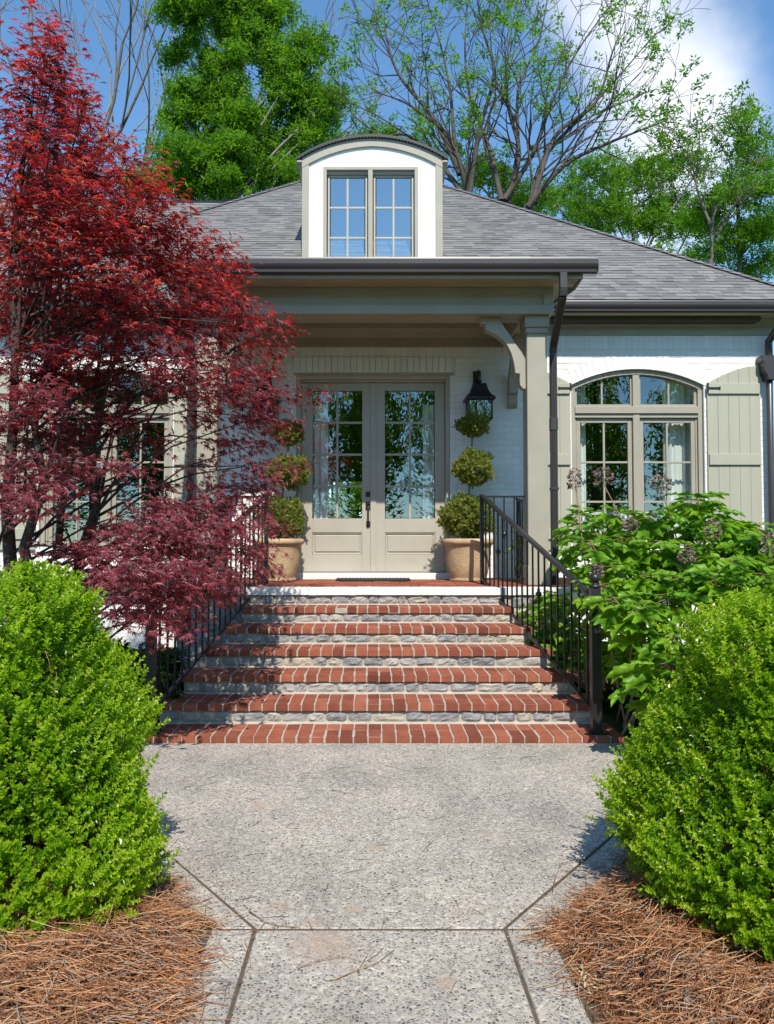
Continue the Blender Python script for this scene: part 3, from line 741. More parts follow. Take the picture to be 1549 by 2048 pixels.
# --- arched windows left and right
def make_window(cx, lab):
    y = SIDE_WALL+.07
    f = MB()
    # frame following the arch
    n_ = 20; ro, ri = RAD-.004, RAD-.066
    a0 = math.asin((W_HALF-.004)/ro)
    for q in range(n_):
        a, b = -a0+2*a0*q/n_, -a0+2*a0*(q+1)/n_
        f.prism([(cx+ro*math.sin(a), AZ+ro*math.cos(a)), (cx+ro*math.sin(b), AZ+ro*math.cos(b)), (cx+ri*math.sin(b), AZ+ri*math.cos(b)), (cx+ri*math.sin(a), AZ+ri*math.cos(a))], 'y', y-.03, y+.09)
    for s_ in (-1, 1):
        f.box(cx+s_*(W_HALF-.004), cx+s_*(W_HALF-.060), y-.025, y+.095, W_BOT, W_SPR-.01)
        f.box(cx+s_*(W_HALF-.060), cx+s_*(W_HALF-.085), y+.01, y+.09, W_BOT, W_SPR-.01)
    f.box(cx-.045, cx+.045, y-.022, y+.09, W_BOT, W_TOP-.055)
    tz0, tz1 = uz(829, SIDE_WALL), uz(815, SIDE_WALL)
    f.box(cx-W_HALF+.06, cx+W_HALF-.06, y-.04, y+.09, tz0+.02, tz1+.02)
    f.box(cx-W_HALF+.06, cx+W_HALF-.06, y-.015, y+.09, tz0-.035, tz0+.018)
    w = f.build('window', 'trim', house, bevel=.004); w['label'] = lab
    # upper lights
    for s_ in (-1, 1):
        x0, x1 = (cx-W_HALF+.075, cx-.048) if s_ < 0 else (cx+.048, cx+W_HALF-.075)
        xm = (x0+x1)/2+(.02*s_)
        fr = MB(); zb_ = tz1+.055
        fr.box(x0, x1, y+.012, y+.06, tz1+.022, zb_)
        for a, b in ((x0, x0+.022), (x1-.022, x1)):
            fr.box(a, b, y+.012, y+.06, zb_, min(arch_z(a-cx), arch_z(b-cx))-.07)
        fr.build('sash_frame', 'trim', w, bevel=.003)
        mu = MB(); mu.box(xm-.012, xm+.012, y+.018, y+.055, zb_, arch_z(xm-cx)-.07); mu.build('muntin', 'trim', w, bevel=.003)
        for a, b in ((x0+.02, xm-.01), (xm+.01, x1-.02)):
            pts = [(a, zb_-.003), (b, zb_-.003)]+[(x, arch_z(x-cx)-.06) for x in np.linspace(b, a, 7)]
            g = MB(); g.prism(pts, 'y', y+.034, y+.040); g.build('pane', 'glass', w)
    # double lights below
    for s_ in (-1, 1):
        x0, x1 = (cx-W_HALF+.086, cx-.05) if s_ < 0 else (cx+.05, cx+W_HALF-.086)
        sash(w, x0, x1, W_BOT+.01, tz0-.038, y+.02, 2, 3, .055, .06, .026, .05, 'trim', 'glass')
    return w
make_window(WC, 'arched window right of the porch with white curtains behind it')
make_window(-WC, 'arched window behind the red maple')

# --- shutters
def make_shutter(x0, x1, mirror):
    """board-and-batten shutter with a swept top; x0 is the side by the window"""
    y = SIDE_WALL-.036; zb = W_BOT-.04
    sh = bpy.data.objects.new('shutter', None); COL.objects.link(sh); sh.parent = house; OFF[sh.name] = OFF[house.name]
    n = 5; w = (x1-x0)/n
    def top(f): return uz(766, SIDE_WALL)-.01+(uz(733, SIDE_WALL)-uz(766, SIDE_WALL)+.01)*math.sin(min(1, f*1.02)*math.pi/2)
    for i in range(n):
        a, b = x0+w*i, x0+w*(i+1); g = .0013*(1 if w > 0 else -1)
        pts = [(a+g, zb), (b-g, zb)]+[(a+g+(b-a-2*g)*t, top((i+t)/n)) for t in (1, .66, .33, 0)]
        m = MB(); m.prism(pts, 'y', y+.002*random.random(), y+.026); m.build('plank', 'shutter', sh, bevel=.0012)
    bk = MB(); bk.box(x0+.01*(1 if w > 0 else -1), x1-.01*(1 if w > 0 else -1), y+.026, y+.03, zb+.01, top(.1)-.02); bk.build('backing_board', 'shutter', sh)
    for za, zc in ((uz(789, SIDE_WALL), uz(768, SIDE_WALL)), (uz(930.5, SIDE_WALL), uz(909, SIDE_WALL)), (W_BOT+.1, W_BOT+.24)):
        boxpart('batten', 'shutter', sh, x0+.012*(1 if w > 0 else -1), x1-.012*(1 if w > 0 else -1), y-.024, y, za, zc)
    h = MB(); zh = uz(778, SIDE_WALL); sx = 1 if w > 0 else -1
    h.box(x0-.01*sx, x0+.012*sx, y-.032, y-.024, zh-.04, zh+.07); h.box(x0+.012*sx, x0+.15*sx, y-.034, y-.025, zh-.013, zh+.013); h.box(x0+.148*sx, x0+.165*sx, y-.036, y-.025, zh-.02, zh+.02)
    h.build('hinge', 'iron', sh, bevel=.002); return sh
make_shutter(WR_+.03, WR_+.03+.70, 1); make_shutter(WL_-.02, WL_-.02-.70, -1)
make_shutter(-WR_-.03, -WR_-.03-.70, 1); make_shutter(-WL_+.02, -WL_+.02+.70, -1)
# light-coloured weep trim right of the window
# --- main eave: frieze, crown, soffit, gutter
GY = 9.76; EZ = 4.505
for sgn in (1, -1):
    e = 5.72
    a, b = sorted((sgn*(PX-.02), sgn*(e-.1)))
    boxpart('frieze_board', 'trim', house, a, b, SIDE_WALL-.022, SIDE_WALL+.02, s_top-.018, EAVE_WALL-.002, bevel=.004)
    m = MB(); z0 = uz(655, SIDE_WALL)
    m.prism([(SIDE_WALL-.024, z0), (SIDE_WALL-.05, z0+.012), (SIDE_WALL-.07, z0+.05), (SIDE_WALL-.12, z0+.075), (SIDE_WALL-.12, EAVE_WALL-.002), (SIDE_WALL-.024, EAVE_WALL-.002)], 'x', a, b)
    m.build('crown_moulding', 'trim', house)
    boxpart('soffit', 'soffit', house, a, b, GY+.075, SIDE_WALL+.02, EAVE_WALL, EAVE_WALL+.02, bevel=0)
    boxpart('fascia', 'trim', house, a, b, GY+.10, GY+.125, EAVE_WALL+.021, EZ-.01, bevel=.003)
    m = MB()
    prof = [(.10,.142),(.10,.02),(.085,.0),(.04,.0),(.03,.012),(.028,.035),(.010,.06),(.0,.085),(.0,.125),(.006,.142),(.014,.142),(.014,.128),(.085,.128),(.085,.142)]
    m.prism([(GY+p, EZ-.142+q) for p, q in prof], 'x', a, b+(0 if sgn < 0 else .1)); m.build('gutter', 'gutter', house)

# --- main hip roof as shingle courses
SL, RX0, RX1, RY, RZ = .80, -6.05, 5.78, 9.80, 4.525
THK = .008
slope_l = math.sqrt(1+SL*SL); ang = math.atan(SL)
boxes = MB()
apy = RY+(RX1-RX0)/2; apz = RZ+SL*(apy-RY); apx = (RX0+RX1)/2
def roof_z(y, y0=RY, z0=RZ): return z0+SL*(y-y0)
roof = MB()
roof.add([(RX0,RY,RZ-.012),(RX1,RY,RZ-.012),(apx,apy,apz-.012),(RX1,apy+5.9,RZ-.012),(RX0,apy+5.9,RZ-.012)], [(0,1,2),(1,3,2),(3,4,2),(4,0,2)])
roof.add([(-13,RY+.32,RZ-.012),(-4.5,RY+.32,RZ-.012),(-2.0,14.02,RZ-.012+SL*3.9),(-13,14.02,RZ-.012+SL*3.9),(-13,17.9,RZ-.012),(-2.0,17.9,RZ-.012)], [(0,1,2,3),(3,2,5,4)])
roof = roof.build('roof', 'shingle', house); roof['tone'] = .5
bm = bmesh.new(); bmesh.ops.create_cube(bm, size=1)
for v in bm.verts:
    v.co.x *= 1; v.co.y = (v.co.y+.5)*.138                 # x unit wide, 0..0.175 up the slope
    v.co.z = (v.co.z+.5)*THK*(1.0 if v.co.y < .01 else .25)
SH = Tmpl(*tri_from_bm(bm), name='shingle')
EXP = .106
Ms, P, RR, K = [], [], [], []
A3 = rotx(ang)
def shingle_rows(x_lo, x_hi, y0, z0, ymax, keyf):
    r = 0
    while True:
        y = y0-.012+r*EXP/slope_l
        if y > ymax: break
        a, b = x_lo(y+.06), x_hi(y+.06)
        if b-a < .1: break
        x = a-random.random()*.25; thick = r % 2
        while x < b:
            w = random.choice((.09, .13, .17, .22, .28)); l, rr_ = max(x, a), min(x+w, b); x += w
            if rr_-l < .03: continue
            up = random.random() < .45
            z = z0+SL*(y-y0)+(.0035 if up else .0)+random.uniform(0, .0012)+.0015
            P.append(((l+rr_)/2, y, z)); RR.append(rng.random())
            Ms.append(A3 @ rotx(-.022) @ np.diag([rr_-l-(.002 if up else 0), 1, 1.0])); K.append(keyf((l+rr_)/2, y))
        r += 1
shingle_rows(lambda y: RX0+(y-RY), lambda y: RX1-(y-RY), RY, RZ, apy-.1, lambda x, y: (y if x > 1.0 else y+2.0)+(0 if x > 2.3 or y > 10.9 else 3)+(5 if abs(x) < 1.1 else 0))
shingle_rows(lambda y: -9.0, lambda y: min(-4.6+(y-10.12)*.95, -2.2), RY+.32, RZ, 13.98, lambda x, y: 20+y)
pieces(roof, 'shingle', 'shingles', [SH], np.zeros(len(P), int), Ms, P, RR, 'shingle', 300, K)
# hip and ridge caps
Ms, P, RR = [], [], []
def cap_line(p, q):
    p, q = Vector(p), Vector(q); d = q-p; L = d.length; d.normalize(); n_ = int(L/.142)
    sd = Vector((0,0,1)).cross(d).normalized(); up = d.cross(sd).normalized()
    for i in range(n_):
        c = p+d*(i*.142)
        for s_ in (1, -1):
            rot = Quaternion(d, s_*.30).to_matrix()
            X, Zv = rot @ (sd*-1), rot @ up
            mm = np.array([[X.x*.12, d.x, Zv.x],[X.y*.12, d.y, Zv.y],[X.z*.12, d.z, Zv.z]])
            cc = c+(rot @ (sd*-1))*(.055*s_)+up*.006
            P.append((cc.x, cc.y, cc.z)); Ms.append(mm @ rotx(-.03)); RR.append(rng.random())
cap_line((RX1+.0, RY, RZ+.006), (apx, apy, apz)); cap_line((RX0, RY, RZ+.006), (apx, apy, apz))
V, T, rv = joined(SH, np.array(Ms), np.array(P), RR)
link('hip_caps', np_mesh('hip_caps', V-np.array(OFF[roof.name]), T, 'shingle', rv), roof, kind='stuff')
m = MB(); m.tube([(-13, 14.02, RZ+SL*3.9+.005), (-2.2, 14.02, RZ+SL*3.9+.005)], .03, 6); m.build('ridge_vent', 'metal_roof', roof)
# body under the roof behind the eaves so no light leaks into the rooms
boxpart('attic_floor', 'room', house, -5.4, 5.2, SIDE_WALL+.3, 20.5, 4.34, 4.37, bevel=0)

# --- porch roof structure: columns, beam, brackets, soffit, gutter
CXL, CXR, CY0, CY1 = 1.685, 1.905, 8.37, 8.62
BZ0, BZ1 = 3.896, 4.183
PGY = 7.88
for sgn in (1, -1):
    m = MB(); m.box(sgn*CXL, sgn*CXR, CY0, CY1, 1.17, 3.70); c = m.build('column', 'trim', house, bevel=.006)
    boxpart('capital', 'trim', c, sgn*(CXL-.022), sgn*(CXR+.022), CY0-.03, CY1+.03, 3.765, BZ0-.002, bevel=.004)
    boxpart('neck_moulding', 'trim', c, sgn*(CXL-.010), sgn*(CXR+.010), CY0-.014, CY1+.014, 3.70, 3.765, bevel=.006)
    boxpart('plinth', 'trim', c, sgn*(CXL-.018), sgn*(CXR+.018), CY0-.02, CY1+.02, PORCH_Z, 1.172, bevel=.005)
XB = 1.955
bm_ = MB(); bm_.box(-XB, XB, 8.305, 8.655, BZ0, BZ1)
bm_ = bm_.build('beam', 'trim', house, bevel=.003)
pz_a, pz_b = uz(610, 8.3), uz(592, 8.3)
m = MB(); m.box(-XB-.004, XB+.004, 8.28, 8.304, BZ0-.004, pz_a); m.box(-XB-.004, XB+.004, 8.285, 8.304, pz_b+.02, BZ1)
for sgn in (1, -1): m.box(sgn*(XB-.10), sgn*(XB+.004), 8.2825, 8.304, pz_a, pz_b+.02)
m.build('beam_board', 'trim', bm_, bevel=.003)
m = MB(); m.box(-XB+.1, XB-.1, 8.292, 8.304, pz_b, pz_b+.02); m.build('panel_moulding', 'trim', bm_, bevel=.004)
for sgn in (1, -1):
    boxpart('side_beam', 'trim', house, sgn*(XB-.30), sgn*XB, 8.656, SIDE_WALL-.03, BZ0, BZ1, bevel=.004)
    boxpart('side_beam_board', 'trim', house, sgn*(XB-.001), sgn*(XB+.02), 8.33, SIDE_WALL-.03, BZ0+.02, BZ0+.14, bevel=.004)
boxpart('porch_ceiling', 'soffit', house, -XB, XB, 8.65, WALL, 4.15, 4.17, bevel=0)
boxpart('frieze_board', 'trim', house, -XB+.301, XB-.301, WALL-.025, WALL-.001, uz(695, WALL), 4.02, bevel=.003)
m = MB()
m.prism([(WALL-.026,3.99),(WALL-.04,4.0),(WALL-.07,4.05),(WALL-.12,4.09),(WALL-.13,4.148),(WALL-.026,4.148)], 'x', -XB+.302, XB-.302); m.build('crown_moulding', 'trim', house)
# brackets: a = distance from the post, z
BR_PX = [(412,545),(578,545),(592,600),(640,665),(700,760),(755,835),(792,888),(797,1000),(800,1128),(762,1128),(738,1100),(733,1062),(735,1008),(728,1003),(697,1000),(694,960),(684,905),(664,835),(636,778),(600,730),(545,690),(490,660),(452,645),(455,598),(412,594)]
CXB = CXL-.004
br = [(CXB-U(860+px/4.076, 500+py/4.076, 8.42).x, U(860+px/4.076, 500+py/4.076, 8.42).z) for px, py in BR_PX]
zmax = max(p[1] for p in br); br = [(max(a, 0), z+BZ0-.004-zmax) for a, z in br]
for sgn in (1, -1):
    m = MB(); m.prism([(sgn*(CXB-a), z) for a, z in br], 'y', 8.42, 8.545); m.build('bracket', 'trim', house, bevel=.004)
    m = MB(); m.prism([(WALL-.002-a*1.1, z) for a, z in br], 'x', sgn*1.70, sgn*1.815); m.build('bracket', 'trim', house, bevel=.004)
# eave of the porch roof
GX = 2.33
boxpart('soffit', 'soffit', house, -GX+.16, GX-.16, 7.99, 8.285, BZ1, BZ1+.012, bevel=0)
m = MB()                                             # fine ribs of the vented soffit strip
x = -GX+.17
while x < GX-.17:
    m.box(x, x+.007, 8.02, 8.16, BZ1-.004, BZ1+.001); x += .0155
m.build('soffit_vent', 'soffit', house, kind='stuff', fixn=False)
boxpart('fascia', 'trim', house, -GX+.15, GX-.15, 7.965, 7.989, BZ1-.012, 4.345, bevel=.003)
for sgn in (1, -1):
    m = MB(); m.prism([(7.99, BZ1-.01), (8.29, BZ1-.03), (10.2, 4.42), (10.2, 4.62), (7.99, 4.35)], 'x', sgn*(GX-.15), sgn*(GX-.13)); m.build('rake_board', 'trim', house, bevel=.003)
    m = MB(); m.prism([(8.0, BZ1+.013), (10.2, 4.40), (10.2, 4.42), (8.0, BZ1+.03)], 'x', sgn*(XB+.02), sgn*(GX-.152)); m.build('soffit', 'soffit', house)
m = MB()
prof = [(.10,.157),(.10,.02),(.085,.0),(.04,.0),(.03,.012),(.028,.038),(.010,.065),(.0,.09),(.0,.14),(.006,.157),(.014,.157),(.014,.142),(.085,.142),(.085,.157)]
m.prism([(PGY+p, 4.366-.157+q) for p, q in prof], 'x', -GX, GX)
m.box(-GX-.003, -GX, PGY+.004, PGY+.098, 4.22, 4.366); m.box(GX, GX+.003, PGY+.004, PGY+.098, 4.22, 4.366)
m.build('gutter', 'gutter', house)
m = MB(); m.prism([(7.96, 4.352), (10.5, 4.995), (10.5, 5.02), (7.96, 4.368)], 'x', -GX+.06, GX-.06); m.build('porch_roof', 'shingle', house)['tone'] = .5
# downspouts
def pipe_box(mb, pts, w, d):
    for p, q in zip(pts, pts[1:]): mb.bar(p, q, w, d, up=(0, 1, 0) if abs(Vector(q).z-Vector(p).z) > abs(Vector(q).y-Vector(p).y)*2 else (0, 0, 1))
for sgn in (1, -1):
    m = MB(); x0 = sgn*ux(1126, 7.95, 560); x1 = sgn*2.005
    path = [(x0, 7.93, 4.215), (x0, 7.93, 4.05), (x0, 7.95, 3.98), (x1, 8.50, 3.60), (x1, 8.52, 3.52), (x1, 8.52, 2.4), (x1, 8.52, .28)]
    for p, q in zip(path, path[1:]):
        m.bar(p, q, .075, .055, up=(0, -1, .02))
    for xo in (-.022, 0, .022): m.bar((x1+xo, 8.487, .3), (x1+xo, 8.487, 3.5), .008, .012, up=(0, -1, .02))
    m.bar((x1, 8.52, .30), (x1, 8.38, .12), .08, .06, up=(0, -1, .02))
    d = m.build('downspout', 'gutter', house, bevel=.006)
    boxpart('strap', 'gutter', d, x1-.045, x1+.045, 8.483, 8.56, 2.0, 2.03); boxpart('joint_sleeve', 'gutter', d, x1-.041, x1+.041, 8.482, 8.555, 2.66, 2.80)
# corner downspout with collector head
m = MB(); xc = 5.215; yc = SIDE_WALL-.10
m.prism([(xc-.13,3.86),(xc+.13,3.86),(xc+.13,3.80),(xc+.10,3.76),(xc+.10,3.66),(xc+.06,3.60),(xc+.05,3.54),(xc-.05,3.54),(xc-.06,3.60),(xc-.10,3.66),(xc-.10,3.76),(xc-.13,3.80)], 'y', yc-.08, yc+.085)
m.tube([(xc+.05, GY+.05, EZ-.14), (xc+.05, GY+.06, EZ-.24), (xc, yc, 4.06), (xc, yc, 3.84)], .05, 10)
m.tube([(xc, yc, 3.56), (xc, yc, .2)], .042, 12)
m.build('corner_downspout', 'gutter', house, bevel=.004)

# --- dormer
DY = 11.0
def dx(px): return ux(px, DY, 420)
dxl, dxr = -ux(885, DY, 420), ux(885, DY, 420); DB = 5.24
d_spr, d_top = uz(320, DY), uz(281, DY); d_half = dxr
d_rise = d_top-d_spr; d_rad = (d_half**2+d_rise**2)/(2*d_rise); d_az = d_top-d_rad
def dz(x, off=0): return d_az+math.sqrt(max((d_rad+off)**2-x*x, 0))
wx0, wx1, wz1 = dx(654), dx(829.6), uz(341, DY); wz0 = 5.35
m = MB()
for a, b in ((-d_half+.09, wx0-.05), (wx1+.05, d_half-.09)):
    m.prism([(a, DB), (b, DB), (b, dz(b)-.11), (a, dz(a)-.11)], 'y', DY, DY+.12)
for a, b in zip(np.linspace(wx0-.05, wx1+.05, 13)[:-1], np.linspace(wx0-.05, wx1+.05, 13)[1:]):
    m.prism([(a, wz1+.05), (b, wz1+.05), (b, dz(b)-.10), (a, dz(a)-.10)], 'y', DY, DY+.12)
m.box(wx0-.05, wx1+.05, DY, DY+.12, DB, wz0-.06)
dorm = m.build('dormer', 'stucco', house)
m = MB()
for sgn in (1, -1):
    m.box(sgn*d_half, sgn*(d_half-.03), DY+.121, DY+3.2, DB, d_spr)
m.build('dormer_side', 'stucco', dorm)
for sgn in (1, -1): boxpart('corner_board', 'trim', dorm, sgn*(d_half-.096), sgn*(d_half+.004), DY-.028, DY+.02, DB, d_spr+.02, bevel=.004)
m = MB(); xs = np.linspace(-d_half-.004, d_half+.004, 33)
for a, b in zip(xs[:-1], xs[1:]):
    m.prism([(a, dz(a, .012)-.11-abs(a)*.03), (b, dz(b, .012)-.11-abs(b)*.03), (b, dz(b, .012)), (a, dz(a, .012))], 'y', DY-.034, DY+.03)
m.build('arch_trim', 'trim', dorm)
m = MB(); ov = d_half+.085; xs = np.linspace(-ov, ov, 41)
zt = lambda x: dz(min(abs(x), d_half), .02)-(max(0, abs(x)-d_half)*.62)
for a, b in zip(xs[:-1], xs[1:]):
    m.prism([(a, zt(a)), (b, zt(b)), (b, zt(b)+.038), (a, zt(a)+.038)], 'y', DY-.075, DY+4.2)
m.build('dormer_roof', 'metal_roof', dorm)
m = MB(); xs = np.linspace(-d_half-.03, d_half+.03, 44)              # row of pale drip dentils under the roof edge
for x in xs[::1]: m.box(x-.0035, x+.0035, DY-.070, DY-.055, zt(x)-.007, zt(x)-.001)
m.build('drip_edge', 'white_paint', dorm, kind='stuff')
m = MB()
for sgn in (1, -1): m.box(sgn*(d_half+.004), sgn*(d_half+.075), DY-.06, DY+3.0, zt(d_half+.08)-.03, zt(d_half+.08)-.005)
m.build('dormer_soffit', 'trim', dorm)
m = MB(); y0 = DY-.02
for q in ((wx0-.05, wx0, wz0-.05, wz1+.05), (wx1, wx1+.05, wz0-.05, wz1+.05), (wx0, wx1, wz1, wz1+.05), (wx0, wx1, wz0-.05, wz0)):
    m.box(q[0], q[1], y0, DY+.11, q[2], q[3])
xm0, xm1 = dx(736.6), dx(746); m.box(xm0, xm1, y0-.006, DY+.11, wz0, wz1)
m.build('window_frame', 'trim', dorm, bevel=.005)
for a, b in ((wx0, xm0), (xm1, wx1)):
    for q in (0,):
        sash(dorm, a+.012, b-.012, wz0, wz1-.045, DY+.055, 2, 3, .028, .03, .028, .045, 'door', 'glass_coated')
    mm = MB(); mm.box(a, b, DY+.02, DY+.10, wz1-.044, wz1); mm.build('head_jamb', 'trim', dorm)
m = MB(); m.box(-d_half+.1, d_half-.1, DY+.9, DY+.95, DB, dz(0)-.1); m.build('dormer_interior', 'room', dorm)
# ================================================================ STAIR RAILINGS
def railing(A, B, lower_z, sgn, label, group):
    """A: upper newel foot, B: lower newel foot"""
    A, B = Vector(A), Vector(B)
    t = thing('stair_railing', B, label, 'railing', group)
    m = MB(); m.box(A.x-.021, A.x+.021, A.y-.021, A.y+.021, A.z, A.z+.985)
    nu = m.build('newel_post', 'iron', t, bevel=.003)
    m = MB(); m.box(B.x-.035, B.x+.035, B.y-.035, B.y+.035, B.z+.012, B.z+1.055)
    nl = m.build('newel_post', 'iron', t, bevel=.004)
    m = MB(); m.box(B.x-.068, B.x+.068, B.y-.068, B.y+.068, B.z, B.z+.012); m.box(B.x-.042, B.x+.042, B.y-.042, B.y+.042, B.z+.012, B.z+.03)
    m.build('base_plate', 'iron', nl, bevel=.002)
    m = MB(); m.lathe([(.036,0),(.046,.006),(.046,.016),(.022,.026),(.016,.034),(.026,.044),(.036,.058),(.040,.074),(.034,.092),(.020,.104),(.003,.109)], (B.x, B.y, B.z+1.055), 14)
    m.build('finial', 'iron', nl)
    ht, hb = Vector((A.x, A.y, 1.945)), Vector((B.x, B.y, 1.022))
    d = (hb-ht)
    m = MB(); m.bar(ht-d*.004, hb-d.normalized()*.03, .052, .022); m.bar(ht+Vector((0,0,-.02)), hb+Vector((0,0,-.02))-d.normalized()*.03, .030, .022)
    m.build('handrail', 'iron', t, bevel=.005)
    lt, lb = Vector((A.x, A.y-.05, 1.022)), Vector((B.x, B.y, .178)); kx = lt+(lb-lt)*.03
    m = MB(); m.bar((A.x, A.y, 1.022), lt, .03, .022); m.bar(lt, lb-(lb-lt).normalized()*.033, .03, .022); m.build('bottom_rail', 'iron', t, bevel=.002)
    n = 19
    for i in range(1, n+1):
        f = i/(n+1)
        x, y = A.x+(B.x-A.x)*f, A.y+(B.y-A.y)*f
        zt = ht.z+(hb.z-ht.z)*f-.025; zb = lt.z+(lb.z-lt.z)*max(0, (f-.017)/.983)
        m = MB(); m.box(x-.0075, x+.0075, y-.0075, y+.0075, zb, zt); b = m.build('baluster', 'iron', t)
        if i % 4 == 0:
            zc = (zt+zb)/2+.03; m = MB(); m.lathe([(.010,-.045),(.016,-.040),(.011,-.028),(.024,-.014),(.029,0),(.024,.014),(.011,.028),(.016,.040),(.010,.045)], (x, y, zc), 10); m.build('collar', 'iron', b)
    return t
railing((1.21, 8.55, PORCH_Z), (1.638, 5.715, TOPZ[0]), 0, 1, 'black iron stair railing on the right of the brick steps beside the green hydrangea', 'stair railings')
railing((-1.17, 8.55, PORCH_Z), (-1.622, 5.715, TOPZ[0]), 0, -1, 'black iron stair railing on the left of the brick steps under the red maple', 'stair railings')
def flat_rail(p, q, label, cap=None, posts=()):
    p, q = Vector(p), Vector(q); t = thing('porch_railing', p, label, 'railing', 'porch railings')
    u = (q-p).normalized(); L = (q-p).length
    m = MB(); m.bar(p+Vector((0,0,.965)), q+Vector((0,0,.965)), .042, .02); m.build('handrail', 'iron', t, bevel=.004)
    m = MB(); m.bar(p+Vector((0,0,.058)), q+Vector((0,0,.058)), .03, .02); m.build('bottom_rail', 'iron', t)
    n = max(2, int(L/.112))
    for i in range(1, n):
        c = p+u*(L*i/n); m = MB(); m.box(c.x-.0075, c.x+.0075, c.y-.0075, c.y+.0075, c.z+.06, c.z+.957); b = m.build('baluster', 'iron', t)
        if i == n//2:
            m = MB(); m.lathe([(.010,-.045),(.016,-.040),(.011,-.028),(.024,-.014),(.029,0),(.024,.014),(.011,.028),(.016,.040),(.010,.045)], (c.x, c.y, c.z+.55), 10); m.build('collar', 'iron', b)
    for c in posts:
        c = Vector(c); m = MB(); m.box(c.x-.022, c.x+.022, c.y-.022, c.y+.022, c.z, c.z+.99); po = m.build('newel_post', 'iron', t, bevel=.003)
        m = MB(); m.lathe([(.034,0),(.034,.008),(.001,.045)], (c.x, c.y, c.z+.99), 4); m.build('post_cap', 'iron', po)
flat_rail((1.232, 8.55, PORCH_Z), (1.682, 8.55, PORCH_Z), 'short black railing between the right newel and the right porch column')
flat_rail((-1.192, 8.55, PORCH_Z), (-1.682, 8.55, PORCH_Z), 'short black railing between the left newel and the left porch column')
flat_rail((1.80, 8.66, PORCH_Z), (1.80, 9.55, PORCH_Z), 'black side railing of the porch behind the right column', posts=[(1.80, 9.55, PORCH_Z)])
flat_rail((-1.80, 8.66, PORCH_Z), (-1.80, 9.55, PORCH_Z), 'black side railing of the porch behind the left column', posts=[(-1.80, 9.55, PORCH_Z)])

# ================================================================ WALL LANTERNS
def lantern(x, label):
    zt, zb = 3.27, uz(846, 9.5); y = 9.48
    t = thing('wall_lantern', (x, WALL, zb), label, 'lantern', 'black carriage lanterns beside the front door')
    z_roof, z_eave = uz(768, 9.48), uz(800, 9.48); w = .150
    m = MB(); m.box(x-.05, x+.05, WALL-.032, WALL-.012, z_roof-.06, z_roof+.20); m.build('wall_plate', 'iron', t, bevel=.004)
    m = MB(); m.tube([(x, WALL-.02, z_roof+.06), (x, WALL-.07, z_roof+.15), (x, y+.05, z_roof+.165), (x, y, z_roof+.13), (x, y, z_roof-.01)], .022, 8); m.tube([(x+.01, y-.02, z_roof+.03), (x+.01, y-.028, z_roof+.03)], .02, 10)
    m.build('arm', 'iron', t)
    m = MB(); pr = [(.078, z_roof), (.088, z_roof-.03), (.105, z_roof-.085), (.135, z_roof-.14), (w+.03, z_eave+.02), (w+.034, z_eave-.004), (w+.015, z_eave-.02)]
    V = []; 
    for r, z in pr: V += [(x-r, y-r*.8, z), (x+r, y-r*.8, z), (x+r, y+r*.8, z), (x-r, y+r*.8, z)]
    fs = [(i*4+k, i*4+(k+1) % 4, (i+1)*4+(k+1) % 4, (i+1)*4+k) for i in range(len(pr)-1) for k in range(4)]+[(3,2,1,0), tuple(range(len(V)-4, len(V)))]
    m.add(V, fs); m.build('hood', 'iron', t, bevel=.003)
    m = MB(); d_ = w*.8
    for sx in (-1, 1):
        for sy in (-1, 1): m.box(x+sx*w, x+sx*(w-.022), y+sy*d_, y+sy*(d_-.022), zb+.03, z_eave-.015)
    for sx in (-1, 1): m.box(x+sx*.052, x+sx*.040, y-d_, y-d_+.012, zb+.03, z_eave-.015)
    m.box(x-w, x+w, y-d_, y+d_, zb+.03, zb+.055); m.box(x-w*.75, x+w*.75, y-d_*.75, y+d_*.75, zb, zb+.03); m.box(x-w, x+w, y+d_-.008, y+d_, zb+.03, z_eave-.015)
    m.build('cage', 'iron', t, bevel=.003)
    m = MB()
    m.box(x-w+.02, x+w-.02, y-d_+.006, y-d_+.009, zb+.056, z_eave-.02); m.build('pane', 'glass', t)
    for sx in (-1, 1): m = MB(); m.box(x+sx*(w-.012), x+sx*(w-.009), y-d_+.02, y+d_-.02, zb+.056, z_eave-.02); m.build('pane', 'glass', t)
    m = MB(); m.lathe([(.012,0),(.012,.08),(.018,.085),(.03,.115),(.024,.15),(.004,.19)], (x, y, zb+.056), 12); m.build('bulb', 'white_paint', t)
lantern(1.316, 'black lantern on the white brick wall right of the front door')
lantern(-1.316, 'black lantern left of the front door half hidden by red maple leaves')

# ================================================================ PLANTERS
def planter(x, label):
    y, z0 = 9.28, PORCH_Z; t = thing('planter', (x, y, z0), label, 'planter', 'stone urn planters on the porch')
    pr = [(.205,0),(.222,.004),(.226,.02),(.215,.035),(.222,.05),(.235,.12),(.250,.22),(.264,.32),(.274,.405),(.280,.425),(.302,.438),(.312,.455),(.312,.482),(.300,.497),(.278,.503),(.262,.497),(.258,.44)]
    m = MB(); m.lathe(pr, (x, y, z0), 40)
    bd = m.build('pot', 'terracotta', t)
    for v in bd.data.vertices:                      # pressed draped swags and slightly uneven walls
        h = v.co.z; a = math.atan2(v.co.y, v.co.x)
        if .05 < h < .40:
            sag = .30-.18*abs(math.sin(a*2)); k = math.exp(-((h-sag)/.035)**2)*.014+.004*math.sin(a*7+h*21)
            r = math.hypot(v.co.x, v.co.y); v.co.x *= (r+k)/r; v.co.y *= (r+k)/r
    m = MB(); m.lathe([(.26,.40),(.26,.455),(.01,.47)], (x, y, z0), 24); m.build('potting_soil', 'soil', t)
planter(1.146, 'buff stone planter right of the front door beside the railing newel')
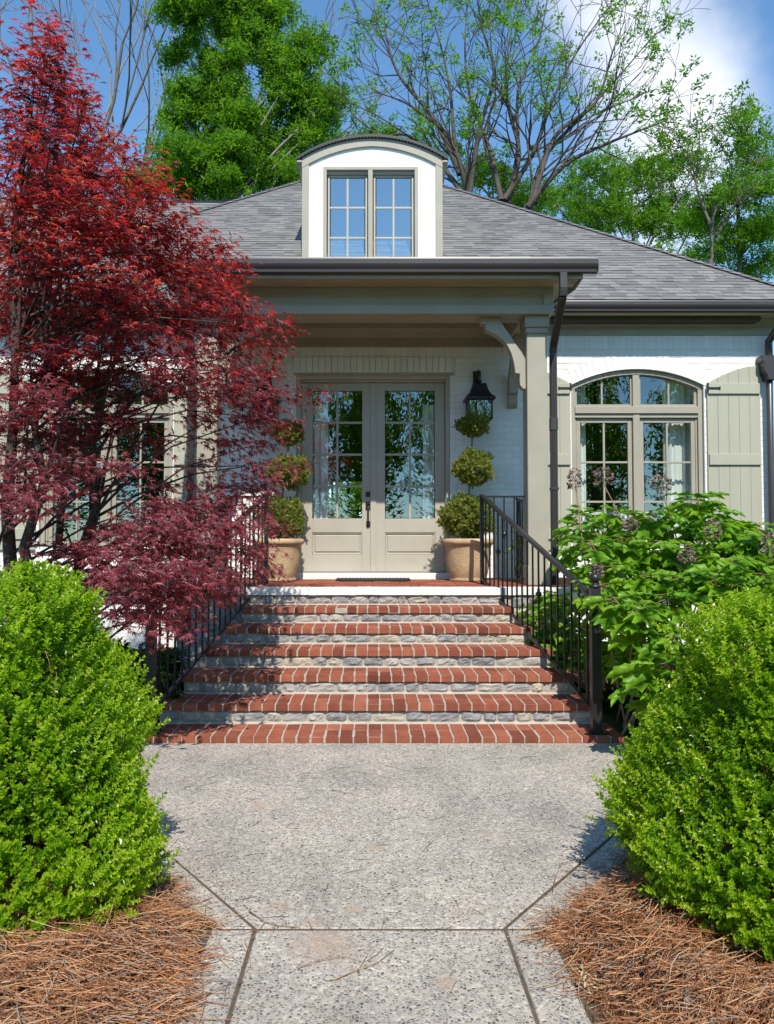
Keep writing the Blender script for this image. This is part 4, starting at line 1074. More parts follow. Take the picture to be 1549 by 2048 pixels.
planter(-1.128, 'buff stone planter left of the front door in leaf shade')

# ================================================================ DOORMAT, CURTAINS, BENCH
m = MB()
n = 10
mt = thing('doormat', (.02, 9.35, PORCH_Z), 'low black doormat with rounded ends lying in front of the door', 'doormat')
pts = [(-.44+.10, 9.12), (.46-.10, 9.12), (.46, 9.25), (.46, 9.62), (-.44, 9.62), (-.44, 9.25)]
m.prism(pts, 'z', PORCH_Z+.001, PORCH_Z+.016); m.build('pile', 'doormat', mt, bevel=.004)
m = MB()
for i in range(20): m.box(-.42+i*.045, -.405+i*.045, 9.28, 9.60, PORCH_Z+.016, PORCH_Z+.020)
m.build('rib', 'doormat', mt, kind='stuff')
def curtain(x0, x1, z0, z1, y, label, parts=6, flare=0.0):
    nx, nz = 60, 14; V, T = [], []
    for k in range(2):
        for j in range(nz+1):
            for i in range(nx+1):
                a, b = i/nx, j/nz
                amp = .022*(.55+.45*b)
                yy = y+amp*math.sin(a*parts*2*math.pi+.5*math.sin(b*3))+.012*math.sin(a*parts*5.1+1)+k*.003
                w = 1+flare*(1-b)*math.sin(b*math.pi)
                V.append((x0+(x1-x0)*a*w, yy, z1+(z0-z1)*b))
    n = (nx+1)*(nz+1)
    for k in range(2):
        for j in range(nz):
            for i in range(nx):
                q = k*n+j*(nx+1)+i; T.append((q, q+1, q+nx+2, q+nx+1))
    V = np.array(V)-np.array([x0, y, z0]); me = np_mesh('curtain', V, np.array(T), 'curtain', None, True)
    o = link('curtain', me, None, (x0, y, z0)); return setp(o, label, 'curtain', 'white sheer curtains')
zc1 = 3.40
curtain(ux(623, 9.95), ux(657, 9.95), 1.0, zc1-.2, 9.95, 'white curtain behind the left edge of the left door glass', 3)
curtain(ux(874, 9.95), ux(846, 9.95), 1.0, zc1-.2, 9.95, 'white curtain behind the right edge of the right door glass', 3)
yc = 10.52
curtain(ux(1148, yc), ux(1172, yc), 1.2, 3.62, yc, 'narrow white curtain at the left side of the right arched window', 3)
curtain(ux(1388, yc), ux(1327, yc), 1.2, 3.62, yc, 'wide white curtain at the right side of the right arched window', 6)
t = thing('bench', (WC, 11.2, .96), 'white slatted bench or crib inside the right arched window', 'bench')
zb_ = uz(1023, 11.0)
m = MB(); m.box(ux(1165, 11), ux(1345, 11), 11.0, 11.05, zb_-.05, zb_); m.build('top_rail', 'white_paint', t, bevel=.004)
x = ux(1168, 11)
while x < ux(1343, 11): 
    m = MB(); m.box(x, x+.028, 11.012, 11.035, 1.05, zb_-.05); m.build('slat', 'white_paint', t); x += .072
m = MB(); m.box(ux(1165, 11), ux(1345, 11), 11.0, 11.5, 1.0, 1.05)
for sx in (1167, 1341):
    for sy in (11.02, 11.46): m.box(ux(sx, 11)-.02, ux(sx, 11)+.02, sy-.02, sy+.02, .962, 1.0)
m.build('bench_frame', 'white_paint', t, bevel=.004)
# ================================================================ LEAF TEMPLATES
def leaf_ovate(L, Wd, fold=.25, droop=.1):
    """folded ovate blade along +y, 4 triangles"""
    z1 = Wd*fold
    v = [(0,0,0), (-Wd*.44,L*.38,z1), (-Wd*.34,L*.74,z1*.7-droop*L*.4), (0,L,-droop*L), (Wd*.34,L*.74,z1*.7-droop*L*.4), (Wd*.44,L*.38,z1)]
    t = [(0,3,1),(1,3,2),(0,5,3),(5,4,3)]
    return v, t
def combine(items):
    """items: list of (verts, tris, 3x3, pos, rnd)"""
    V, T, Rn, n = [], [], [], 0
    for v, t, m, p, r in items:
        v = np.array(v) @ np.array(m).T+np.array(p); V.append(v); T.append(np.array(t)+n); Rn.append(np.full(len(v), r)); n += len(v)
    return np.concatenate(V), np.concatenate(T), np.concatenate(Rn)
def rot_to(axis, normal):
    return frames(np.array([axis], float), np.array([normal], float), [1.0])[0]
def sprig_tmpl(seed, n_pairs=5, L=.0215, Wd=.0135, stem=.058, name='sprig', spread=1.0):
    r = np.random.default_rng(seed); it = []
    v, t = leaf_ovate(L, Wd, .3, .12)
    for i in range(n_pairs):
        f = (i+.6)/n_pairs; y = stem*f; base = i*math.pi/2+r.uniform(-.3, .3)
        for s_ in (0, math.pi):
            a = base+s_; up = .45+.75*f
            ax = np.array([math.cos(a)*spread, up, math.sin(a)*spread]); nm = np.array([-math.cos(a)*up, 1.0, -math.sin(a)*up])+r.normal(0, .2, 3)
            it.append((v, t, rot_to(ax, nm)*r.uniform(.75, 1.15)*(1-.25*f), (0, y, 0), r.uniform(-.12, .12)+.22*f))
    for a in (0, 2.1, 4.2):
        ax = np.array([math.cos(a)*.5, 1, math.sin(a)*.5]); it.append((v, t, rot_to(ax, np.array([-math.cos(a), .5, -math.sin(a)]))*.62, (0, stem, 0), .24))
    V, T, Rn = combine(it)
    return Tmpl(V, T, name, Rn)
SPRIGS = [sprig_tmpl(s) for s in (1, 2, 3, 4)]
TOPI = [sprig_tmpl(s+20, 3, .030, .020, .034) for s in (1, 2, 3)]

def maple_leaf_tmpl(seed):
    r = np.random.default_rng(seed); lob = [(-2.25,.42),(-1.45,.72),(-.72,.94),(0,1.06),(.72,.94),(1.45,.72),(2.25,.42)]
    v = [(0,0,0)]; t = []
    ring = []
    for i, (a, l) in enumerate(lob):
        a += r.normal(0, .05); l *= r.uniform(.9, 1.08)
        if i == 0: ring.append((0, -.03, 0))
        for da, k, dzz in ((0, 1, -.22*l),):
            ring.append((math.sin(a+da)*l*k, math.cos(a+da)*l*k, dzz*k+.02*(k < .9)))
        if i < len(lob)-1:
            am = (a+lob[i+1][0])/2; ring.append((math.sin(am)*.30, math.cos(am)*.30, .03))
    v += ring
    for i in range(1, len(v)): t.append((0, i, i+1 if i+1 < len(v) else 1))
    v = [(p[0], p[1]+.05, p[2]) for p in v]
    return Tmpl(v, t, 'leaf', np.full(len(v), 0.0))
MAPLE = [maple_leaf_tmpl(s) for s in (1, 2, 3)]
def oak_leaf_tmpl(seed):
    r = np.random.default_rng(seed)
    half = [(.06,-.02,0),(.24,.02,.05),(.40,.10,.04),(.30,.22,.07),(.56,.36,.0),(.60,.46,-.03),(.34,.44,.06),(.30,.54,.05),(.40,.74,-.02),(.36,.80,-.05),(.18,.76,.02),(.10,.90,-.03)]
    v = []; 
    mid = [(0,0,0),(0,.24,-.015),(0,.48,-.02),(0,.74,-.05),(0,1.02,-.16)]
    v += mid; n0 = len(v)
    for s_ in (1, -1):
        for x, y, z in half: v.append((s_*x*r.uniform(.92, 1.08), y*r.uniform(.97, 1.03), z*1.2-.10*x*x*1.5+r.normal(0, .012)))
    t = []; hub = [0, 0, 1, 1, 1, 2, 2, 2, 3, 3, 3, 3]
    for s_, b in ((1, n0), (-1, n0+len(half))):
        for i in range(len(half)-1):
            h0, h1 = hub[i], hub[i+1]
            t.append((h0, b+i, b+i+1))
            if h0 != h1: t.append((h0, b+i+1, h1))
        t.append((3, b+len(half)-1, 4))
    return Tmpl(v, t, 'leaf', np.zeros(len(v)), True)
OAK = [oak_leaf_tmpl(s) for s in (1, 2, 3)]

# ================================================================ BOXWOOD BUSHES
def near_key(pos, extra=0): 
    p = np.asarray(pos); return np.hypot(np.hypot(p[:, 0], p[:, 1]), p[:, 2]-CAM_H)+extra
def in_frame_key(pos, axis=None):
    """distance, with pieces outside the picture put last"""
    p = np.asarray(pos); y = p[:, 1]; z = p[:, 2]-CAM_H
    d = y*CP+z*SP; px = VX+F*p[:, 0]/d; py = CY-F*(z*CP-y*SP)/d
    out = (px < 15) | (px > 1534) | (py < 10) | (py > 2038)
    k = near_key(p)+100*out
    if axis is not None: k = k+30*((axis*(np.array([0, 0, CAM_H])-p)).sum(1) < 0)
    return k
def boxwood(c, prof, n, label, seed, squash=1.0, lean=(0, 0)):
    """prof: (z, radius) pairs of the clipped outline"""
    r = np.random.default_rng(seed); c = np.array(c, float)
    zs, rs = np.array([p[0] for p in prof]), np.array([p[1] for p in prof])
    t = thing('boxwood_bush', c, label, 'bush', 'boxwood bushes beside the walk')
    # branches from the crown of the root
    m = MB()
    for i in range(26):
        a = r.uniform(0, 6.28); h = r.uniform(.35, 1.0)*zs[-1]; rad = np.interp(h, zs, rs)*r.uniform(.4, .92)
        m.tube([(c[0]+.03*math.cos(a), c[1]+.03*math.sin(a), -.02), (c[0]+rad*.4*math.cos(a), c[1]+rad*.4*math.sin(a), h*.45), (c[0]+rad*math.cos(a)+lean[0]*h, c[1]+rad*math.sin(a), h)], [.014, .009, .003], 5)
    m.build('branches', 'bark_dark', t)
    # sprigs on a lumpy shell, several layers deep
    w = rs+.12; zc = r.choice(len(zs)-1, n*2, p=None)
    zz = r.uniform(0.02, zs[-1], n*2); acc = r.uniform(0, 1, n*2) < (np.interp(zz, zs, rs)+.10)/(rs.max()+.10); zz = zz[acc][:n]
    k = len(zz); th = r.uniform(0, 2*np.pi, k)
    lump = np.zeros(k)
    bc = [(r.uniform(0, 6.28), r.uniform(0, zs[-1]), r.uniform(.07, .20), r.uniform(-.10, .095)) for _ in range(120)]
    R0 = np.interp(zz, zs, rs)
    for a, z0, s_, amp in bc:
        dth = np.angle(np.exp(1j*(th-a)))*np.maximum(R0, .15)
        lump += amp*np.exp(-(dth**2+(zz-z0)**2)/(s_*s_))
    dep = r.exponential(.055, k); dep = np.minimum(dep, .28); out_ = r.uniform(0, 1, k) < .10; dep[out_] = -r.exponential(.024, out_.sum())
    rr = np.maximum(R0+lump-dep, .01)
    pos = np.stack([c[0]+rr*np.cos(th)+lean[0]*zz, c[1]+rr*np.sin(th)*squash+lean[1]*zz, zz+.01], 1)
    dr = np.gradient(rs, zs); sl = np.interp(zz, zs, dr)
    nrm = np.stack([np.cos(th), np.sin(th), -sl], 1); nrm /= np.linalg.norm(nrm, axis=1, keepdims=True)
    ax = nrm+np.array([0, 0, .75])+r.normal(0, .38, (k, 3))
    sc = r.uniform(.75, 1.3, k)
    Ms = frames(ax, r.normal(0, 1, (k, 3)), sc)
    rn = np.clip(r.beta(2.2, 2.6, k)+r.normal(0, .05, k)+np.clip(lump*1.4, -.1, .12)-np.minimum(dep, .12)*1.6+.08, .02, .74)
    pos = pos-ax/np.linalg.norm(ax, axis=1, keepdims=True)*.03
    key = in_frame_key(pos, nrm)+dep*6
    # last year's pine needles caught in the leaves
    q = r.choice(k, 70); V, T = [], []
    for i in q:
        if abs(dep[i]) > .06: continue
        p0 = pos[i]+nrm[i]*.035; hang = np.array([r.normal(0, .4), r.normal(0, .2), -1.0]); hang /= np.linalg.norm(hang); Ln = r.uniform(.06, .17); b = len(V)
        sd = np.cross(hang, nrm[i]); sd = sd/np.linalg.norm(sd)*.0011; cv = r.normal(0, .03)
        for f in (0, .35, .7, 1): 
            c_ = p0+hang*Ln*f+nrm[i]*.02*math.sin(f*3)+sd*300*cv*f*f*.1
            V += [c_-sd*(1-.5*f), c_+sd*(1-.5*f)]
        for s_ in (0, 2, 4): T += [(b+s_, b+s_+1, b+s_+3), (b+s_, b+s_+3, b+s_+2)]
    link('caught_needles', np_mesh('caught_needles', np.array(V)-c, np.array(T), 'straw', r.uniform(.5, .95, len(V))), t, kind='stuff')
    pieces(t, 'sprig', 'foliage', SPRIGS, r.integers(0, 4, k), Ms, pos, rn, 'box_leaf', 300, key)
    return t
boxwood((-1.47, 3.20, 0), [(0,.44),(.08,.52),(.28,.535),(.55,.46),(.80,.375),(1.02,.27),(1.20,.16),(1.31,.03)], 11000, 'rounded light green boxwood bush left of the concrete walk below the red maple', 5, lean=(.03, 0))
boxwood((1.62, 3.02, 0), [(0,.46),(.08,.54),(.28,.61),(.52,.50),(.76,.39),(.98,.27),(1.14,.16),(1.23,.03)], 11000, 'rounded light green boxwood bush right of the concrete walk below the hydrangea', 6, lean=(-.03, 0))

# ================================================================ TOPIARIES
def topiary(name_x, y, balls, label, seed, bend):
    r = np.random.default_rng(seed); z0 = PORCH_Z+.46
    t = thing('topiary', (name_x, y, z0), label, 'topiary', 'three-ball topiaries in the planters')
    m = MB(); top = balls[-1]
    m.tube([(name_x, y, z0-.02), (name_x+bend*.3, y, z0+.35), (name_x+bend*1.2, y, z0+.75), (balls[1][0], y, balls[1][1]), (balls[1][0]-.01, y, (balls[1][1]+balls[2][1])/2), (balls[2][0], y, balls[2][1])], [.018, .016, .015, .013, .012, .008], 7)
    for bx, bz, hw, hh in balls:
        for i in range(7):
            a = r.uniform(0, 6.28); m.tube([(bx, y, bz-hh*.95), (bx+hw*.35*math.cos(a), y+hw*.35*math.sin(a), bz-hh*.45), (bx+hw*.7*math.cos(a), y+hw*.7*math.sin(a), bz-hh*.1)], [.007, .005, .003], 4)
    m.build('stem', 'bark_pale', t)
    for bx, bz, hw, hh in balls:
        k = int(1900*(hw/.3)**2)+300
        u = r.normal(0, 1, (k, 3)); u /= np.linalg.norm(u, axis=1, keepdims=True)
        lump = 1+.13*np.sin(u[:, 0]*6+seed)*np.sin(u[:, 2]*5+1)+.07*np.sin(u[:, 1]*9+u[:, 0]*4)+.05*np.sin(u[:, 2]*11+u[:, 0]*9)
        q = u*(lump*(1-np.minimum(r.exponential(.10, k), .6))*np.where(r.uniform(0, 1, k) < .07, r.uniform(1.05, 1.22, k), r.uniform(.94, 1.06, k)))[:, None]
        # flatter underside than top
        q[:, 2] = np.where(q[:, 2] < 0, q[:, 2]*.92, q[:, 2])
        pos = np.stack([bx+q[:, 0]*hw, y+q[:, 1]*hw*.92, bz+q[:, 2]*hh], 1)
        ax = u*.9+np.array([0, 0, .35])+r.normal(0, .5, (k, 3))
        Ms = frames(ax, r.normal(0, 1, (k, 3)), r.uniform(.7, 1.15, k))
        rn = np.clip(r.beta(2, 2.4, k)*.8, 0, .74); pos -= u*.012
        V, T, rv = [], [], []
        w = r.integers(0, 3, k); base = 0
        for i, tm in enumerate(TOPI):
            s_ = w == i; a, b, cc = joined(tm, Ms[s_], pos[s_], rn[s_]); V.append(a); T.append(b+base); rv.append(cc); base += len(a)
        link('foliage', np_mesh('foliage', np.concatenate(V)-np.array(OFF[t.name]), np.concatenate(T), 'topiary_leaf', np.concatenate(rv)), t, kind='stuff')
TY = 9.28
def ball(px, py, hw, hh): p = U(px, py, TY); s_ = TY/F; return (p.x, p.z, hw*s_, hh*s_)
topiary(1.146, TY, [ball(934, 1036, 52, 42), ball(946, 937, 37, 34), ball(946, 852, 30, 20)], 'three-ball boxwood topiary right of the front door', 31, .02)
topiary(-1.128, TY, [ball(562, 1038, 44, 42), ball(577, 945, 38, 31), ball(576, 867, 29, 23)], 'three-ball boxwood topiary left of the front door', 32, .06)

# ================================================================ TREES
def grow(mb, p, d, L, r, depth, rr, tips, sides=6, wob=.18, up=.10, kids=(2, 3), spread=.6, shrink=.72, segs=3, minr=.004, widen=1.0):
    pts, rad = [p.copy()], [r]; q = p.copy(); dd = d.copy()
    for i in range(segs):
        dd = (dd+Vector(rr.normal(0, wob, 3))+Vector((0, 0, up))).normalized(); q = q+dd*(L/segs); pts.append(q.copy()); rad.append(max(minr, r*(1-.26*(i+1)/segs)))
    mb.tube(pts, rad, max(3, sides), cap=False)
    if depth == 0: tips.append((q, dd, r)); return
    k = rr.integers(kids[0], kids[1]+1)
    for i in range(k):
        a = rr.uniform(0, 6.28); s_ = spread*rr.uniform(.55, 1.25)
        u = dd.orthogonal().normalized(); w = dd.cross(u); nd = (dd*math.cos(s_)+(u*math.cos(a)+w*math.sin(a))*math.sin(s_)).normalized()
        f = rr.uniform(.55, 1.0) if i else 1.0
        j = min(segs, max(1, int(round(f*segs))))
        grow(mb, pts[j], nd, L*shrink*rr.uniform(.8, 1.15), rad[j]*rr.uniform(.60, .80), depth-1, rr, tips, sides-1, wob, up, kids, min(.75, spread*widen), shrink, segs, minr, widen)
    if depth <= 2: tips.append((q, dd, r))
def cluster_tmpl(seed, n=7, L=.16, Wd=.06, name='leaf_cluster'):
    r = np.random.default_rng(seed); it = []; v = [(0,0,0), (-Wd*.5,L*.45,Wd*.12), (0,L,-.2*L), (Wd*.5,L*.45,Wd*.12)]; t = [(0,2,1),(0,3,2)]
    for i in range(n):
        a = i/n*6.28+r.uniform(-.3, .3); y = r.uniform(-.05, .15)
        ax = np.array([math.cos(a), r.uniform(-.1, .6), math.sin(a)]); it.append((v, t, rot_to(ax, np.array([0, 1, 0])+r.normal(0, .3, 3))*r.uniform(.7, 1.2), (math.cos(a)*.02, y, math.sin(a)*.02), r.uniform(-.1, .1)))
    V, T, Rn = combine(it); return Tmpl(V, T, name, Rn)
CLUST = [cluster_tmpl(s) for s in (1, 2, 3)]
def foliage(parent, pts, axes, rr, mat, scale, name='crown', rlo=.05, rhi=.74, kind=None):
    k = len(pts); pts = np.asarray(pts); Ms = frames(np.asarray(axes), rr.normal(0, 1, (k, 3)), rr.uniform(.75, 1.3, k)*scale)
    rn = np.clip(rr.beta(2, 2.2, k), rlo, rhi); w = rr.integers(0, 3, k); V, T, rv, base = [], [], [], 0
    for i, tm in enumerate(CLUST):
        s_ = w == i
        a, b, c = joined(tm, Ms[s_], pts[s_], rn[s_]); V.append(a); T.append(b+base); rv.append(c); base += len(a)
    return link(name, np_mesh(name, np.concatenate(V)-np.array(OFF[parent.name]), np.concatenate(T), mat, np.concatenate(rv)), parent, kind=kind)

def leafy_tree(base, label, lobes, n, seed, scale, mat='tree_leaf', bark='bark_pale', trunk=.22, group='trees behind the house', per=.35):
    """lobes: (centre, radii) of the foliage masses; limbs run from the trunk into every lobe"""
    rr = np.random.default_rng(seed); base = Vector(base); t = thing('tree', base, label, 'tree', group)
    mb = MB(); zmax = max(c[2] for c, _ in lobes); cx = np.mean([c[0] for c, _ in lobes]); cy = np.mean([c[1] for c, _ in lobes])
    spine = [base.copy()]
    for i in range(1, 9):
        f = i/8; spine.append(Vector((base.x+(cx-base.x)*f+rr.normal(0, .10), base.y+(cy-base.y)*f+rr.normal(0, .10), base.z+(zmax-base.z)*f)))
    mb.tube(spine, [trunk*(1-.85*i/8) for i in range(9)], 9)
    pts, axs = [], []
    vol = np.array([r_[0]*r_[1]*r_[2] for _, r_ in lobes])**.72; vol /= vol.sum()
    for (c, rd), v in zip(lobes, vol):
        c = Vector(c); zi = max(0, min(7, int((c.z-base.z-.8*abs(c.x-cx))/(zmax-base.z)*8))); s0 = spine[zi]
        midp = s0*.5+c*.5+Vector((rr.normal(0, .15), rr.normal(0, .15), -.15*rd[2]))
        mb.tube([s0, midp, c], [trunk*.42*(1-zi/11), trunk*.28*(1-zi/11), .03], 6, cap=False)
        k = int(n*v); nb = max(8, k//75)
        for b in range(nb):
            u = rr.normal(0, 1, 3); u /= np.linalg.norm(u); u *= rr.uniform(.35, 1.15)**.5
            tip = np.array(c)+u*np.array(rd); mb.tube([c, Vector(np.array(c)*.5+tip*.5+rr.normal(0, .08, 3)), Vector(tip)], [.03, .018, .008], 4, cap=False)
            kk = k//nb; q = tip+rr.normal(0, 1, (kk, 3))*np.array([per, per, per*.62])*rr.uniform(.7, 1.2); q[:, 2] -= .1*per
            pts.append(q); axs.append(rr.normal(0, .5, (kk, 3))+np.array([u[0]*.5, u[1]*.5, -.25]))
    mb.build('trunk', bark, t, fixn=False)
    foliage(t, np.concatenate(pts), np.concatenate(axs), rr, mat, scale); return t
def L_(px, py, d, rx, rz, ry=None):
    p = U(px, py, d); s_ = d/F*.92; return ((p.x, d+rng.uniform(-.6, .6), p.z), (rx*s_, (ry or rx)*s_, rz*s_))
D1 = 24.0
leafy_tree((U(430, 600, D1).x, D1, -.05), 'tall bright green leafy tree rising behind the roof left of the dormer',
    [L_(*q) for q in ((440,-40,D1,95,45),(530,-30,D1,60,40),(400,40,D1,70,40),(500,50,D1,70,45),(560,20,D1,35,30),(370,95,D1,40,22),(450,120,D1,60,40),(540,110,D1,40,30),(400,175,D1,65,32),(480,190,D1,60,35),(610,100,D1,26,26),(640,105,D1,22,24),(590,150,D1,45,30),(640,190,D1,36,28),(560,210,D1,55,32),(370,230,D1,42,30),(440,250,D1,55,30),(510,260,D1,60,30),(600,245,D1,50,28),(665,215,D1,26,18),(345,290,D1,34,26),(400,310,D1,50,30),(470,320,D1,60,30),(560,310,D1,55,30),(620,285,D1,30,20),(340,350,D1,34,28),(400,370,D1,55,32),(480,375,D1,60,32),(560,360,D1,50,32),(300,390,D1,40,22))],
    14500, 41, .92, trunk=.26, per=.25)
D2 = 27.0
leafy_tree((U(1280, 600, D2).x, D2, -.05), 'rounded mid green tree behind the right slope of the roof',
    [L_(*q) for q in ((1180,345,D2,50,26),(1240,330,D2,55,28),(1300,345,D2,50,30),(1350,330,D2,40,26),(1130,375,D2,36,22),(1200,390,D2,60,30),(1280,400,D2,60,30),(1350,395,D2,45,30),(1390,350,D2,20,18),(1230,440,D2,60,26),(1310,460,D2,60,30),(1380,450,D2,40,30),(1110,420,D2,30,20),(1340,520,D2,70,28),(1150,440,D2,40,22))],
    5600, 42, .72, trunk=.2, per=.30)
leafy_tree((U(1030, 620, 25).x, 25, -.05), 'low leafy tree hugging the bare limbs right of the dormer',
    [L_(*q) for q in ((985,345,25,40,24),(1030,375,25,40,24),(960,310,25,22,14),(1075,395,25,34,20),(1010,400,25,46,20),(900,290,25,26,12),(940,350,25,26,18))],
    1300, 43, .72, trunk=.12, per=.28)
leafy_tree((U(700, 620, 30).x, 30, -.05), 'distant green tree showing just above the dormer roof',
    [L_(*q) for q in ((715,275,30,20,14),(740,262,30,14,9),(680,290,30,26,16),(760,285,30,30,12),(830,285,30,40,10))], 1100, 44, .85, trunk=.14, per=.25)
leafy_tree((U(1470, 640, 23).x, 23, -.05), 'dark green leafy tree at the right end of the roof',
    [L_(*q) for q in ((1500,300,23,22,22),(1525,330,23,25,22),(1470,350,23,22,16),(1440,400,23,34,24),(1510,400,23,40,26),(1420,450,23,36,26),(1490,470,23,50,30),(1545,450,23,36,34),(1530,520,23,50,24),(1440,500,23,40,22),(1400,420,23,22,16))],
    2700, 45, .72, bark='bark', trunk=.2, per=.26)
# small shrubs of the garden behind, seen only through the house
leafy_tree((-1.0, 27, -.05), 'leafy garden shrub seen through the door glass and rear window', [((-2.6,27,2.0),(1.5,1,1.8)),((-1.3,27.3,2.6),(1.5,1,2.2)),((.2,27,2.2),(1.4,1,2.0)),((-1.8,27.5,4.2),(1.6,1,1.3)),((-.4,27.5,4.4),(1.6,1,1.3))], 4600, 46, 1.0, trunk=.12, group='shrubs of the back garden')

def bare_tree(base, label, d, L, r, depth, seed, bark, leaf_n=0, lean=None, spread=.5, up=.10, kids=(2, 3), shrink=.74, leaf_scale=.9, group='trees behind the house', minr=.006, leaf_spread=.2, wob=.13, widen=1.0):
    rr = np.random.default_rng(seed); t = thing('tree', base, label, 'tree', group); mb = MB(); tips = []
    for v, LL, r0 in d: grow(mb, Vector(base)+Vector((rr.normal(0, .1), rr.normal(0, .1), 0)) if len(d) > 1 else Vector(base), Vector(v).normalized(), LL, r0, depth, rr, tips, 7, wob, up, kids, spread, shrink, 4, minr, widen)
    mb.build('trunk', bark, t, fixn=False)
    if leaf_n:
        tp = [tips[i] for i in rr.choice(len(tips), min(leaf_n, len(tips)), replace=False)]
        pts, ax = [], []
        for q, dd, r_ in tp:
            k = int(rr.integers(2, 9)); pts.append(np.array(q)+rr.normal(0, leaf_spread, (k, 3))); ax.append(rr.normal(0, .5, (k, 3))+np.array([0, 0, -.3]))
        foliage(t, np.concatenate(pts), np.concatenate(ax), rr, 'tree_leaf', leaf_scale, 'leaves')
    return t
def limb_tree(base, label, trunks, limbs, d0, seed, bark, n_leaf, r0, twigs=13, tw_len=1.25, tw_depth=2, leaf_scale=.85, minr=.010, leaf_spread=.16):
    """a tree grown along measured main limbs (pixel polylines at their own distances), with side shoots all along them"""
    rr = np.random.default_rng(seed); t = thing('tree', base, label, 'tree', 'trees behind the house'); mb = MB(); tips = []; B = Vector(base)
    def smooth(pts, n=4):
        out = []
        for i in range(len(pts)-1):
            p0, p1, p2, p3 = pts[max(i-1, 0)], pts[i], pts[i+1], pts[min(i+2, len(pts)-1)]
            for k in range(n):
                f = k/n; out.append(.5*((2*p1)+(p2-p0)*f+(2*p0-5*p1+4*p2-p3)*f*f+(3*p1-p0-3*p2+p3)*f**3))
        out.append(pts[-1]); return out
    for px, py, dd in trunks:
        e = U(px, py, d0+dd); mb.tube(smooth([B+Vector((rr.normal(0, .15), rr.normal(0, .15), 0)), B*.5+e*.5+Vector((rr.normal(0, .12), 0, 0)), e], 3), [r0*(1.25-.28*i/6) for i in range(7)], 8, cap=False)
    for dd, slope, pl in limbs:
        pts = smooth([U(px, py, d0+dd+slope*i)+Vector(rr.normal(0, .05, 3)) for i, (px, py) in enumerate(pl)], 5); n = len(pts)
        rad = [max(minr, r0*(.62-.56*(i/(n-1))**.8)) for i in range(n)]; mb.tube(pts, rad, 7, cap=False); tips.append((pts[-1], Vector((0,0,1)), .01))
        for q in range(twigs):
            f = rr.uniform(.12, 1.0); i = min(n-2, int(f*(n-1))); ax = (pts[i+1]-pts[i]).normalized(); u = Vector(rr.normal(0, 1, 3)); u = (u-ax*u.dot(ax)).normalized()
            a = rr.uniform(.5, 1.1); nd = (ax*math.cos(a)+u*math.sin(a)+Vector((0,0,.12))).normalized()
            grow(mb, pts[i], nd, tw_len*rr.uniform(.6, 1.35)*(1.15-.4*f), max(minr, rad[i]*.45), tw_depth, rr, tips, 5, .15, .06, (2, 3), .48, .72, 3, minr*.8)
    mb.build('trunk', bark, t, fixn=False)
    tp = [tips[i] for i in rr.choice(len(tips), min(n_leaf, len(tips)), replace=False)]; pts, ax = [], []
    for q, dd, r_ in tp:
        k = int(rr.integers(2, 8)); pts.append(np.array(q)+rr.normal(0, leaf_spread, (k, 3))); ax.append(rr.normal(0, .4, (k, 3))+np.array([0, 0, -.6]))
    foliage(t, np.concatenate(pts), np.concatenate(ax), rr, 'tree_leaf', leaf_scale, 'leaves')
limb_tree((U(990, 620, 22).x, 22, 0), 'big multi-stemmed tree with mostly bare limbs and tufts of new leaves right of the dormer',
    [(935,400,0),(1010,400,.5),(1058,410,-.4)],
    [(0,-.2,[(935,405),(925,345),(890,272),(820,215),(745,188)]),(.3,.2,[(932,380),(915,285),(905,180),(880,90),(850,-30)]),(-.2,-.2,[(940,400),(960,260),(985,150),(965,60),(950,-40)]),(.5,.3,[(1010,405),(1030,300),(1040,180),(1075,80),(1100,-40)]),
     (.4,-.2,[(1012,400),(1060,300),(1110,200),(1160,110),(1225,5)]),(-.4,.1,[(1056,412),(1090,315),(1160,225),(1240,160),(1305,70)]),(-.5,-.3,[(1060,415),(1120,335),(1200,290),(1280,262),(1330,235)]),(.3,.4,[(1005,405),(985,310),(945,200),(930,90),(935,-40)]),
     (-.1,.3,[(928,395),(880,320),(815,275),(760,262),(715,235)]),(.6,0,[(1015,390),(1040,310),(1015,200),(1020,100),(1045,-30)]),(-.6,.2,[(1062,400),(1110,280),(1190,200),(1230,110),(1250,40)]),(0,.3,[(925,350),(870,240),(800,150),(770,70),(765,10)])],
    22, 56, 'bark_dark2', 300, .15)
limb_tree((U(1425, 640, 21).x, 21, 0), 'thin half-bare tree with grey twigs at the right edge behind the house',
    [(1420,520,0)], [(0,.1,[(1420,525),(1432,430),(1462,350),(1440,285)]),(.2,-.2,[(1424,470),(1480,390),(1515,320),(1548,255)]),(-.2,.2,[(1428,450),(1400,380),(1380,320),(1352,290)])], 21, 57, 'bark', 120, .08, twigs=10, tw_len=.9)
for i, (px, d, s_, LL, lab) in enumerate(((62, 27, 61, 12.5, 'leafless grey tree nearest the left edge of the sky behind the maple'), (180, 26, 62, 12.0, 'leafless pale tree standing just right of the red maple top'), (240, 28, 63, 12.5, 'slender leafless tree standing closest to the tall green tree'))):
    bare_tree((U(px, 640, d).x, d, 0), lab, [((-.03, 0, 1), LL, .15),((.04, 0, 1), LL*.9, .12)], 0, 0, 5, s_, 'bark_pale' if i else 'bark', 0, spread=.33, up=.08, kids=(2, 3), shrink=.60, minr=.013)
